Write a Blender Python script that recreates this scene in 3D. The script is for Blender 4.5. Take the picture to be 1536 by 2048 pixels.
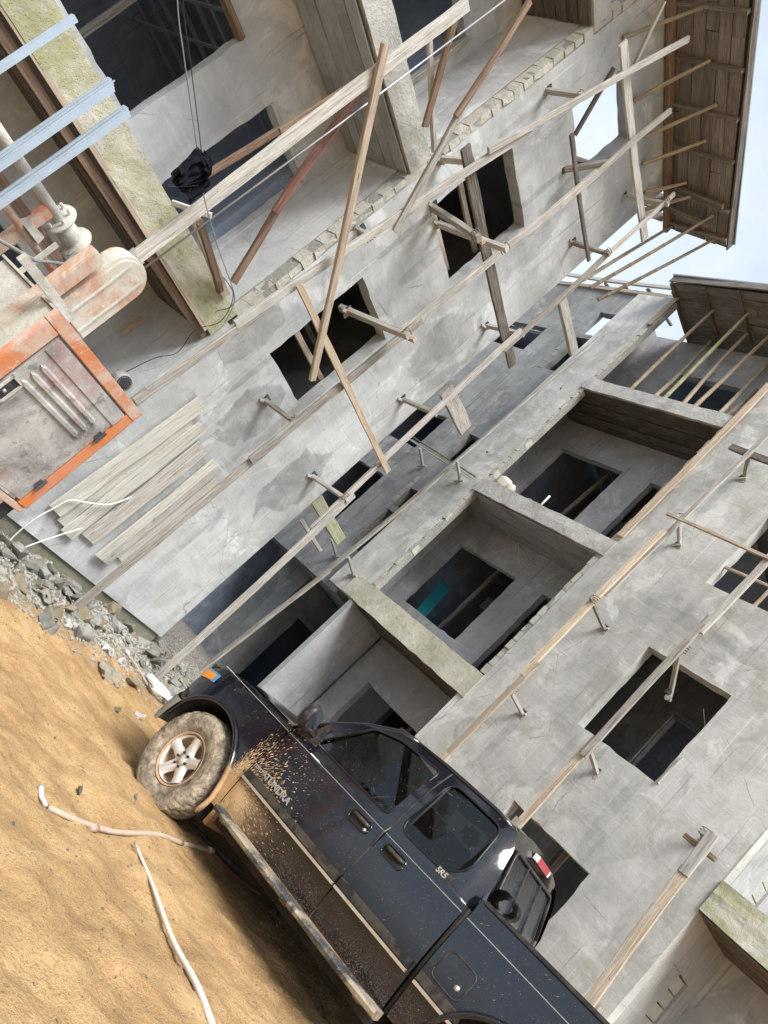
import bpy, bmesh, math, random
from mathutils import Vector, Matrix, noise as mnoise
random.seed(7)
R = math.radians
scene = bpy.context.scene
for o in list(bpy.data.objects): bpy.data.objects.remove(o, do_unlink=True)

# ------------------------------------------------------------------ camera
CAM_H = 1.65
cam_d = bpy.data.cameras.new('camera'); cam = bpy.data.objects.new('camera', cam_d)
scene.collection.objects.link(cam); scene.camera = cam
cam_d.sensor_fit = 'HORIZONTAL'; cam_d.sensor_width = 36.0; cam_d.lens = 36.0 * 1518 / 1536
cam_d.clip_start = 0.05; cam_d.clip_end = 3000
ROLL, PITCH = R(47.5), R(11.1)
_fw = Vector((0, math.cos(PITCH), math.sin(PITCH))); _up = Vector((0, -math.sin(PITCH), math.cos(PITCH))); _rt = Vector((1, 0, 0))
_x = _rt * math.cos(ROLL) + _up * math.sin(ROLL); _y = -_rt * math.sin(ROLL) + _up * math.cos(ROLL)
cam.matrix_world = Matrix(((_x.x, _y.x, -_fw.x, 0), (_x.y, _y.y, -_fw.y, 0), (_x.z, _y.z, -_fw.z, CAM_H), (0, 0, 0, 1)))
scene.render.resolution_x, scene.render.resolution_y = 768, 1024

# ------------------------------------------------------------------ sky, sun, exposure
SUN_EL, SUN_AZ = 50.0, 171.0      # degrees; azimuth from +y clockwise: behind the camera
w = bpy.data.worlds.new('World'); scene.world = w; w.use_nodes = True
wn = w.node_tree; bg = wn.nodes['Background']
sky = wn.nodes.new('ShaderNodeTexSky'); sky.sky_type = 'NISHITA'; sky.sun_disc = False
sky.sun_elevation = R(SUN_EL); sky.sun_rotation = R(SUN_AZ)
sky.air_density = 1.0; sky.dust_density = 4.0; sky.ozone_density = 1.0
# thin bright overcast veil over the whole sky, with soft cloud structure
wc = wn.nodes.new('ShaderNodeTexCoord'); cn = wn.nodes.new('ShaderNodeTexNoise'); cn.inputs['Scale'].default_value = 1.6; cn.inputs['Detail'].default_value = 5
wn.links.new(wc.outputs['Generated'], cn.inputs['Vector'])
cr_ = wn.nodes.new('ShaderNodeMapRange'); cr_.inputs[1].default_value = .35; cr_.inputs[2].default_value = .65; cr_.inputs[3].default_value = .60; cr_.inputs[4].default_value = .92
wn.links.new(cn.outputs[0], cr_.inputs[0]); wm = wn.nodes.new('ShaderNodeMix'); wm.data_type = 'RGBA'
wn.links.new(cr_.outputs[0], wm.inputs[0]); wn.links.new(sky.outputs[0], wm.inputs[6]); cb = wn.nodes.new('ShaderNodeTexNoise'); cb.inputs['Scale'].default_value = 2.3; cb.inputs['Detail'].default_value = 6; cb.inputs['Roughness'].default_value = .6
wn.links.new(wc.outputs['Generated'], cb.inputs['Vector']); cb2 = wn.nodes.new('ShaderNodeValToRGB'); wn.links.new(cb.outputs[0], cb2.inputs[0])
cb2.color_ramp.elements[0].position = .36; cb2.color_ramp.elements[0].color = (.33, .42, .53, 1); cb2.color_ramp.elements[1].position = .62; cb2.color_ramp.elements[1].color = (.54, .58, .62, 1)
cm = wn.nodes.new('ShaderNodeVectorMath'); cm.operation = 'SCALE'; wn.links.new(cb2.outputs[0], cm.inputs[0]); cm.inputs['Scale'].default_value = 6.0
wn.links.new(cm.outputs[0], wm.inputs[7])
wn.links.new(wm.outputs[2], bg.inputs[0]); bg.inputs[1].default_value = 0.145
sl = bpy.data.lights.new('sun', 'SUN'); sun = bpy.data.objects.new('sun', sl); scene.collection.objects.link(sun)
sl.energy = 2.5; sl.angle = R(24); sl.color = (1.0, 0.985, 0.96)
_d = Vector((math.sin(R(SUN_AZ)) * math.cos(R(SUN_EL)), math.cos(R(SUN_AZ)) * math.cos(R(SUN_EL)), math.sin(R(SUN_EL))))
sun.rotation_euler = _d.to_track_quat('Z', 'Y').to_euler()
scene.view_settings.view_transform = 'Standard'; scene.view_settings.look = 'None'
scene.view_settings.gamma = 1.0; scene.view_settings.use_curve_mapping = False
scene.view_settings.exposure = 1.14
scene.cycles.max_bounces = 7; scene.cycles.diffuse_bounces = 4; scene.cycles.glossy_bounces = 3; scene.cycles.transparent_max_bounces = 6
scene.cycles.use_adaptive_sampling = True; scene.cycles.adaptive_threshold = .02

# ------------------------------------------------------------------ material helpers
class MT:
    def __init__(s, name):
        s.m = bpy.data.materials.new(name); s.m.use_nodes = True; s.nt = s.m.node_tree
        s.b = s.nt.nodes['Principled BSDF']; s.out = s.nt.nodes['Material Output']
        s._co = None
    def put(s, sock, v):
        if isinstance(v, bpy.types.NodeSocket): s.nt.links.new(v, sock)
        elif v is not None:
            if isinstance(v, (tuple, list)) and len(v) == 3 and sock.type == 'RGBA': v = (*v, 1)
            sock.default_value = v
    def co(s):
        if s._co is None: s._co = s.nt.nodes.new('ShaderNodeTexCoord').outputs['Object']
        return s._co
    def map(s, scale=(1, 1, 1), loc=(0, 0, 0), vec=None):
        n = s.nt.nodes.new('ShaderNodeMapping'); s.put(n.inputs[0], vec or s.co()); n.inputs['Scale'].default_value = scale
        s.put(n.inputs['Location'], loc); return n.outputs[0]
    def noise(s, scale, detail=4, rough=.55, vec=None, dist=0.0):
        n = s.nt.nodes.new('ShaderNodeTexNoise'); s.put(n.inputs['Vector'], vec or s.co())
        n.inputs['Scale'].default_value = scale; n.inputs['Detail'].default_value = detail; n.inputs['Roughness'].default_value = rough
        n.inputs['Distortion'].default_value = dist; return n.outputs[0]
    def voro(s, scale, vec=None, feature='F1', out=0, rand=1.0):
        n = s.nt.nodes.new('ShaderNodeTexVoronoi'); s.put(n.inputs['Vector'], vec or s.co()); n.feature = feature
        n.inputs['Scale'].default_value = scale; n.inputs['Randomness'].default_value = rand; return n.outputs[out]
    def math(s, op, a, b=0.0, clamp=False):
        n = s.nt.nodes.new('ShaderNodeMath'); n.operation = op; n.use_clamp = clamp
        s.put(n.inputs[0], a); s.put(n.inputs[1], b); return n.outputs[0]
    def rng(s, v, a, b, c=0.0, d=1.0, smooth=True):
        n = s.nt.nodes.new('ShaderNodeMapRange'); n.interpolation_type = 'SMOOTHSTEP' if smooth else 'LINEAR'
        s.put(n.inputs[0], v); n.inputs[1].default_value = a; n.inputs[2].default_value = b
        n.inputs[3].default_value = c; n.inputs[4].default_value = d; return n.outputs[0]
    def mix(s, f, a, b, mode='MIX'):
        n = s.nt.nodes.new('ShaderNodeMix'); n.data_type = 'RGBA'; n.blend_type = mode
        s.put(n.inputs[0], f); s.put(n.inputs[6], a); s.put(n.inputs[7], b); return n.outputs[2]
    def ramp(s, f, stops):
        n = s.nt.nodes.new('ShaderNodeValToRGB'); s.put(n.inputs[0], f); e = n.color_ramp.elements
        while len(e) < len(stops): e.new(0.5)
        for i, (p, c) in enumerate(stops): e[i].position = p; e[i].color = (*c, 1) if len(c) == 3 else c
        return n.outputs[0]
    def sep(s, v=None):
        n = s.nt.nodes.new('ShaderNodeSeparateXYZ'); s.put(n.inputs[0], v or s.co()); return n.outputs
    def comb(s, x=0.0, y=0.0, z=0.0):
        n = s.nt.nodes.new('ShaderNodeCombineXYZ'); s.put(n.inputs[0], x); s.put(n.inputs[1], y); s.put(n.inputs[2], z); return n.outputs[0]
    def rnd(s):
        return s.nt.nodes.new('ShaderNodeObjectInfo').outputs['Random']
    def bump(s, h, strength=.4, dist=.02, normal=None):
        n = s.nt.nodes.new('ShaderNodeBump'); s.put(n.inputs['Height'], h); n.inputs['Strength'].default_value = strength
        n.inputs['Distance'].default_value = dist
        if normal is not None: s.put(n.inputs['Normal'], normal)
        return n.outputs[0]
    def fin(s, col, rough=.8, metal=0.0, normal=None, spec=.3, coat=0.0):
        s.put(s.b.inputs['Base Color'], col); s.put(s.b.inputs['Roughness'], rough); s.put(s.b.inputs['Metallic'], metal)
        s.b.inputs['Specular IOR Level'].default_value = spec; s.b.inputs['Coat Weight'].default_value = coat
        s.b.inputs['Coat Roughness'].default_value = .06
        if normal is not None: s.put(s.b.inputs['Normal'], normal)
        return s.m

def plaster(name, c_lo, c_hi, patches=(), green=0.0, lines=0.0, seed=0.0):
    k = MT(name); v = k.map(loc=(seed, seed * .7, seed * .3))
    big = k.noise(.55, 3, .6, v, .4); mid = k.noise(2.6, 5, .66, v, .6); fine = k.noise(22, 3, .7, v)
    t = k.math('ADD', k.math('MULTIPLY', big, .55), k.math('MULTIPLY', mid, .45))
    col = k.ramp(t, [(.34, c_lo), (.47, tuple((a + b) / 2 for a, b in zip(c_lo, c_hi))), (.60, c_hi)])
    # broad trowel sweeps and rain streaks
    st = k.noise(1.0, 3, .6, k.map((3.2, 3.2, .35), (seed, 0, 0)), .3)
    col = k.mix(k.rng(st, .52, .72, 0, .26), col, tuple(c * .62 for c in c_lo))
    tr = k.noise(1.0, 3, .6, k.map((.9, .9, 7.0), (seed, 3, 0)), 1.2)
    col = k.mix(k.rng(tr, .55, .75, 0, .22), col, tuple(min(.8, c * 1.25) for c in c_hi))
    # pale lime blooms, and grey cloudy water marks
    bl = k.noise(1.15, 5, .68, k.map(loc=(seed + 4, 1, 2)), .8)
    col = k.mix(k.rng(bl, .54, .64, 0, .6), col, tuple(min(.8, c * 1.28) for c in c_hi))
    wm = k.noise(1.5, 5, .7, k.map(loc=(seed + 9, 5, 2)), 1.0)
    col = k.mix(k.rng(wm, .56, .70, 0, .45), col, tuple(c * .70 for c in c_lo))
    # fine straightedge scratches, mostly upright, in irregular patches
    sc_ = k.noise(1.0, 2, .5, k.map((34, 34, .5), (seed, 1, 0)))
    col = k.mix(k.math('MULTIPLY', k.rng(sc_, .62, .68, 0, .55), k.rng(big, .42, .58)), col, tuple(min(.8, c * 1.3) for c in c_hi))
    sd_ = k.noise(1.0, 2, .5, k.map((21, 21, .4), (seed + 2, 1, 5)))
    col = k.mix(k.math('MULTIPLY', k.rng(sd_, .64, .69, 0, .5), k.rng(bl, .40, .55)), col, tuple(c * .6 for c in c_lo))
    # specks of mortar and dirt
    sp = k.noise(48, 2, .5, v)
    col = k.mix(k.rng(sp, .70, .74, 0, .55), col, tuple(c * .45 for c in c_lo))
    # hairline cracks
    wob = k.noise(3.0, 4, .6, v)
    cr = k.voro(.55, k.mix(.12, k.co(), wob, 'ADD'), 'DISTANCE_TO_EDGE')
    col = k.mix(k.math('MULTIPLY', k.rng(cr, .0, .004, 1, 0), k.rng(mid, .45, .6, 0, .55)), col, tuple(c * .35 for c in c_lo))
    if lines:
        x = k.sep()[0]
        ln = k.math('PINGPONG', k.math('ADD', x, k.math('MULTIPLY', k.noise(.8, 2), .03)), lines)
        col = k.mix(k.math('MULTIPLY', k.rng(ln, 0, .006, 1, 0), k.rng(k.noise(.7, 3), .45, .6, 0, .45)), col, tuple(c * .5 for c in c_lo))
    if green:
        g = k.noise(1.6, 6, .65, k.map(loc=(seed + 2, 8, 3)), .6)
        col = k.mix(k.math('MULTIPLY', k.rng(g, .50, .66, 0, green), k.rng(mid, .35, .6, .3, 1)), col, (.15, .155, .075))
    xs = k.sep()
    nz = k.math('MULTIPLY', k.math('SUBTRACT', k.noise(1.9, 5, .66, None, .5), .5), 2.6) if patches else None
    for (px, pz, rx, rz, amt) in patches:   # damp patches with their own outline
        dx = k.math('DIVIDE', k.math('SUBTRACT', xs[0], px), rx); dz = k.math('DIVIDE', k.math('SUBTRACT', xs[2], pz), rz)
        d = k.math('ADD', k.math('ADD', k.math('MULTIPLY', dx, dx), k.math('MULTIPLY', dz, dz)), nz)
        col = k.mix(k.math('MULTIPLY', k.rng(d, .78, 1.02, amt, 0), k.rng(mid, .3, .62, 1.0, .6)), col, tuple(c * .56 for c in c_lo))
    h = k.math('ADD', k.math('MULTIPLY', mid, .6), k.math('ADD', k.math('MULTIPLY', fine, .25), k.math('MULTIPLY', tr, .35)))
    return k.fin(col, k.rng(mid, .3, .7, .75, .95), normal=k.bump(h, .42, .03), spec=.25)

def concrete(name, c_lo, c_hi, algae=0.0, rough_scale=9.0, bump=.7, algae_c=(.24, .25, .07)):
    k = MT(name); r = k.math('MULTIPLY', k.rnd(), 20.0); v = k.map(loc=(0, 0, 0))
    n = k.nt.nodes.new('ShaderNodeVectorMath'); n.operation = 'ADD'; k.put(n.inputs[0], v); k.put(n.inputs[1], r); v = n.outputs[0]
    big = k.noise(1.3, 4, .62, v, .5); fine = k.noise(rough_scale, 5, .72, v); pit = k.voro(34, v)
    col = k.ramp(big, [(.32, c_lo), (.66, c_hi)])
    col = k.mix(k.rng(fine, .55, .72, 0, .5), col, tuple(c * .55 for c in c_lo))
    col = k.mix(k.rng(fine, .28, .42, .35, 0), col, tuple(min(.8, c * 1.2) for c in c_hi))
    if algae:
        g = k.noise(2.0, 6, .65, v, .5); g2 = k.noise(7, 5, .7, v)
        f = k.math('MULTIPLY', k.rng(g, .36, .6, 0, algae), k.rng(g2, .3, .6, .35, 1))
        col = k.mix(f, col, algae_c)
        col = k.mix(k.rng(k.noise(5, 6, .7, v), .62, .72, 0, .8 * algae), col, (.06, .07, .025))
    h = k.math('ADD', k.math('MULTIPLY', fine, .8), k.math('MULTIPLY', k.rng(pit, .0, .25, 0, 1), .25))
    return k.fin(col, .92, normal=k.bump(h, bump, .03), spec=.2)

def wood(name, c_lo, c_hi, dirt=.3, dirt_c=(.30, .29, .27), knots=True):
    k = MT(name); rn = k.rnd(); off = k.comb(k.math('MULTIPLY', rn, 37.0), k.math('MULTIPLY', rn, 11.0), k.math('MULTIPLY', rn, 5.0))
    def m(sc):
        n = k.nt.nodes.new('ShaderNodeVectorMath'); n.operation = 'ADD'; k.put(n.inputs[0], k.map(sc)); k.put(n.inputs[1], off); return n.outputs[0]
    grain = k.noise(3.0, 4, .6, m((.6, 14, 14)), 1.2); fib = k.noise(9, 2, .6, m((.8, 30, 30))); blot = k.noise(2.2, 5, .62, m((1, 2, 2)), .3)
    col = k.ramp(k.math('ADD', k.math('MULTIPLY', grain, .7), k.math('MULTIPLY', fib, .3)), [(.33, tuple(c * .55 for c in c_lo)), (.45, c_lo), (.62, c_hi)])
    br = k.rng(rn, 0, 1, .78, 1.15, False)
    n = k.nt.nodes.new('ShaderNodeMix'); n.data_type = 'RGBA'; n.blend_type = 'MULTIPLY'; n.inputs[0].default_value = 1
    k.put(n.inputs[6], col); k.put(n.inputs[7], k.comb(br, br, br)); col = n.outputs[2]
    col = k.mix(k.rng(blot, .48, .68, 0, dirt), col, dirt_c)
    if knots:
        kn = k.voro(1.5, m((1.1, 5, 5)))
        col = k.mix(k.rng(kn, .03, .09, .75, 0), col, tuple(c * .3 for c in c_lo))
    sp = k.noise(40, 2, .5, m((1, 1, 1)))
    col = k.mix(k.rng(sp, .68, .73, 0, .6), col, tuple(c * .35 for c in c_lo))
    return k.fin(col, .85, normal=k.bump(k.math('ADD', grain, k.math('MULTIPLY', fib, .5)), .5, .008), spec=.2)

def paint(name, col, rough=.5, metal=0.0, var=.25, dirt=0.0, dirt_c=(.4, .36, .3), scale=6, bump=.15, spec=.4):
    k = MT(name); n1 = k.noise(scale, 5, .6); c = k.mix(k.rng(n1, .3, .7, 0, var), col, tuple(x * .5 for x in col))
    if dirt:
        c = k.mix(k.rng(k.noise(scale * .6, 7, .7, k.map(loc=(5, 3, 1)), .5), .42, .58, 0, dirt), c, dirt_c)
        c = k.mix(k.rng(k.noise(scale * 7, 3, .6), .62, .68, 0, dirt), c, tuple(min(.8, x * 1.1) for x in dirt_c))
    return k.fin(c, rough, metal, k.bump(k.noise(scale * 4, 4, .6), bump, .01), spec)

# ------------------------------------------------------------------ mesh helpers
COL = scene.collection
def link(name, me, mats, parent=None, smooth=False, mat4=None):
    o = bpy.data.objects.new(name, me); COL.objects.link(o)
    for m in (mats if isinstance(mats, (list, tuple)) else [mats]):
        if m is not None and m.name not in me.materials: me.materials.append(m)
    if parent is not None: o.parent = parent
    if mat4 is not None: o.matrix_local = mat4
    if smooth:
        for p in me.polygons: p.use_smooth = True
    return o
def bm_obj(name, bm, mats, parent=None, smooth=False, mat4=None):
    me = bpy.data.meshes.new(name); bmesh.ops.recalc_face_normals(bm, faces=bm.faces[:]); bm.to_mesh(me); bm.free()
    return link(name, me, mats, parent, smooth, mat4)
def tag(o, label=None, cat=None, group=None, kind=None):
    if label: o['label'] = label
    if cat: o['category'] = cat
    if group: o['group'] = group
    if kind: o['kind'] = kind
    return o
def thing(name, label, cat, loc=(0, 0, 0), rotz=0.0, group=None, mat4=None):
    o = bpy.data.objects.new(name, None); COL.objects.link(o); o.empty_display_size = .1
    if mat4 is not None: o.matrix_world = mat4
    else: o.location = loc; o.rotation_euler = (0, 0, rotz)
    return tag(o, label, cat, group)
def add_box(bm, x0, x1, y0, y1, z0, z1, j=0.0):
    vs = [bm.verts.new((x + random.uniform(-j, j), y + random.uniform(-j, j), z + random.uniform(-j, j))) for x in (x0, x1) for y in (y0, y1) for z in (z0, z1)]
    for f in ((0, 1, 3, 2), (4, 6, 7, 5), (0, 4, 5, 1), (2, 3, 7, 6), (0, 2, 6, 4), (1, 5, 7, 3)): bm.faces.new([vs[i] for i in f])
    return vs
def box(name, x0, x1, y0, y1, z0, z1, m, parent=None, j=0.0, bev=0.0):
    bm = bmesh.new(); add_box(bm, x0, x1, y0, y1, z0, z1, j)
    if bev: bmesh.ops.bevel(bm, geom=bm.edges[:], offset=bev, segments=2, affect='EDGES')
    return bm_obj(name, bm, m, parent)
def tube(bm, pts, r, seg=8, caps=True):
    pts = [Vector(p) for p in pts]; rings = []; n = len(pts)
    rr = r if isinstance(r, (list, tuple)) else [r] * n
    t0 = (pts[1] - pts[0]).normalized(); a = t0.orthogonal().normalized()
    for i, p in enumerate(pts):
        t = (pts[min(i + 1, n - 1)] - pts[max(i - 1, 0)]).normalized()
        a = (a - t * a.dot(t)).normalized(); b = t.cross(a)
        rings.append([bm.verts.new(p + (a * math.cos(2 * math.pi * q / seg) + b * math.sin(2 * math.pi * q / seg)) * rr[i]) for q in range(seg)])
    for i in range(n - 1):
        for q in range(seg): bm.faces.new((rings[i][q], rings[i][(q + 1) % seg], rings[i + 1][(q + 1) % seg], rings[i + 1][q]))
    if caps: bm.faces.new(rings[0]); bm.faces.new(rings[-1][::-1])
def lathe(bm, prof, seg=32, axis='Y', c=(0, 0, 0)):
    """prof: list of (r, a) along the axis; open profile swept round"""
    rings = []
    for r, a in prof:
        ring = []
        for q in range(seg):
            t = 2 * math.pi * q / seg; u, v = r * math.cos(t), r * math.sin(t)
            p = (u, a, v) if axis == 'Y' else ((a, u, v) if axis == 'X' else (u, v, a))
            ring.append(bm.verts.new((p[0] + c[0], p[1] + c[1], p[2] + c[2])))
        rings.append(ring)
    for i in range(len(rings) - 1):
        for q in range(seg): bm.faces.new((rings[i][q], rings[i][(q + 1) % seg], rings[i + 1][(q + 1) % seg], rings[i + 1][q]))
    return rings
def wall(name, u0, u1, z0, z1, a0, a1, openings, m, parent, axis='X', step=.16, j=.011, mats2=None):
    """wall in the u-z plane (u along local x, or along y when axis=='Y'), from a0 to a1 in the other direction, with rectangular openings.
    Edges of the openings are slightly ragged."""
    us = {u0, u1}; zs = {z0, z1}
    for (a, b, c, d) in openings: us |= {max(u0, min(u1, a)), max(u0, min(u1, b))}; zs |= {max(z0, min(z1, c)), max(z0, min(z1, d))}
    def fill(s):
        s = sorted(s); o = []
        for p, q in zip(s[:-1], s[1:]):
            n = max(1, int(math.ceil((q - p) / step)))
            o += [p + (q - p) * i / n for i in range(n)]
        return o + [s[-1]]
    us, zs = fill(us), fill(zs); nu, nz = len(us) - 1, len(zs) - 1
    def solid(i, k):
        if i < 0 or k < 0 or i >= nu or k >= nz: return False
        x, z = (us[i] + us[i + 1]) / 2, (zs[k] + zs[k + 1]) / 2
        return not any(a < x < b and c < z < d for a, b, c, d in openings)
    rs = random.Random(int(abs(u0 * 31 + z1 * 17 + u1 * 7 + a0 * 100))); jit = {}
    bm = bmesh.new(); V = {}
    def vert(i, k, s):
        if (i, k, s) not in V:
            if (i, k) not in jit:
                inner = 0 < i < nu and 0 < k < nz
                allsol = all(solid(i - a, k - b) for a in (0, 1) for b in (0, 1))
                jj = 0 if (not inner or allsol) else j
                jit[(i, k)] = (rs.uniform(-jj, jj), rs.uniform(-jj, jj))
            du, dz = jit[(i, k)]; u, z, a = us[i] + du, zs[k] + dz, (a0, a1)[s]
            V[(i, k, s)] = bm.verts.new((u, a, z) if axis == 'X' else (a, u, z))
        return V[(i, k, s)]
    for i in range(nu):
        for k in range(nz):
            if not solid(i, k): continue
            for s in (0, 1): bm.faces.new((vert(i, k, s), vert(i + 1, k, s), vert(i + 1, k + 1, s), vert(i, k + 1, s)))
            for (di, dk, e) in ((-1, 0, ((i, k), (i, k + 1))), (1, 0, ((i + 1, k), (i + 1, k + 1))), (0, -1, ((i, k), (i + 1, k))), (0, 1, ((i, k + 1), (i + 1, k + 1)))):
                if not solid(i + di, k + dk):
                    bm.faces.new((vert(*e[0], 0), vert(*e[1], 0), vert(*e[1], 1), vert(*e[0], 1)))
    return bm_obj(name, bm, m, parent)
def axes(A, B, side=Vector((0, 1, 0))):
    A, B = Vector(A), Vector(B); x = (B - A).normalized()
    if abs(x.dot(side)) > .9: side = Vector((0, 0, 1))
    y = side - x * x.dot(side); y.normalize(); z = x.cross(y)
    return Matrix(((x.x, y.x, z.x, A.x), (x.y, y.y, z.y, A.y), (x.z, y.z, z.z, A.z), (0, 0, 0, 1))), (B - A).length
def member(name, A, B, wd, th, m, parent=None, bow=None, side=Vector((0, 1, 0))):
    """sawn timber from A to B: local x along the grain, wd across (local z), th through (local y); a little bowed and rough-edged"""
    M, Ln = axes(A, B, side); bm = bmesh.new(); n = max(3, int(Ln / .35)); rings = []
    bow = random.uniform(-.010, .010) * Ln if bow is None else bow; b2 = random.uniform(-.006, .006) * Ln
    c = min(th, wd) * .12
    for i in range(n + 1):
        t = i / n; off = 4 * t * (1 - t); jz, jy = random.uniform(-.03, .03) * wd, random.uniform(-.05, .05) * th
        w2, t2 = wd / 2 * (1 + random.uniform(-.07, .07)), th / 2
        x = t * Ln + (random.uniform(-.01, .01) if i in (0, n) else 0)
        rings.append([bm.verts.new((x, yy + bow * off + jy, zz + b2 * off + jz)) for yy, zz in
                      ((-t2, -w2 + c), (-t2, w2 - c), (-t2 + c, w2), (t2 - c, w2), (t2, w2 - c), (t2, -w2 + c), (t2 - c, -w2), (-t2 + c, -w2))])
    for i in range(n):
        for q in range(8): bm.faces.new((rings[i][q], rings[i][(q + 1) % 8], rings[i + 1][(q + 1) % 8], rings[i + 1][q]))
    bm.faces.new(rings[0]); bm.faces.new(rings[-1][::-1])
    return bm_obj(name, bm, m, parent, mat4=M)
def bamboo(name, A, B, r, m, parent=None, bow=.010):
    M, Ln = axes(A, B); bm = bmesh.new(); pts, rr = [], []; x = 0.0; by, bz = random.uniform(-bow, bow), random.uniform(-bow, bow)
    def P(x): t = x / Ln; o = 4 * t * (1 - t) * Ln; return (x, by * o, bz * o)
    node = random.uniform(.15, .3)
    while x < Ln:
        tp = 1 - .3 * x / Ln
        for dx, k in ((0, 1.0), (.02, 1.0)): pts.append(P(min(x + dx, Ln))); rr.append(r * tp * k)
        nx = min(Ln, x + node); 
        if nx - x > .08:
            pts.append(P(nx - .025)); rr.append(r * tp); pts.append(P(nx - .012)); rr.append(r * tp * 1.16)
        x = nx; node = random.uniform(.26, .36)
        if Ln - x < .06: break
    pts.append(P(Ln)); rr.append(r * .7)
    q = [(p, k) for i, (p, k) in enumerate(zip(pts, rr)) if i == 0 or (Vector(p) - Vector(pts[i - 1])).length > 1e-4]
    tube(bm, [a for a, _ in q], [b for _, b in q], 9)
    return bm_obj(name, bm, m, parent, True, M)
def hull_mesh(name, rx, ry, rz, n=14, seed=0, flat=.0):
    rs = random.Random(seed); bm = bmesh.new()
    for _ in range(n):
        v = Vector((rs.gauss(0, 1), rs.gauss(0, 1), rs.gauss(0, 1))).normalized() * rs.uniform(.75, 1.0)
        if rs.random() < .6: v = Vector((max(-.62, min(.62, v.x)), max(-.62, min(.62, v.y)), max(-.62, min(.62, v.z))))
        bm.verts.new((v.x * rx, v.y * ry, v.z * rz))
    r = bmesh.ops.convex_hull(bm, input=bm.verts[:])
    bmesh.ops.delete(bm, geom=[e for e in r['geom_interior'] if isinstance(e, bmesh.types.BMVert)], context='VERTS')
    bmesh.ops.recalc_face_normals(bm, faces=bm.faces[:])
    me = bpy.data.meshes.new(name); bm.to_mesh(me); bm.free(); return me

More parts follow.
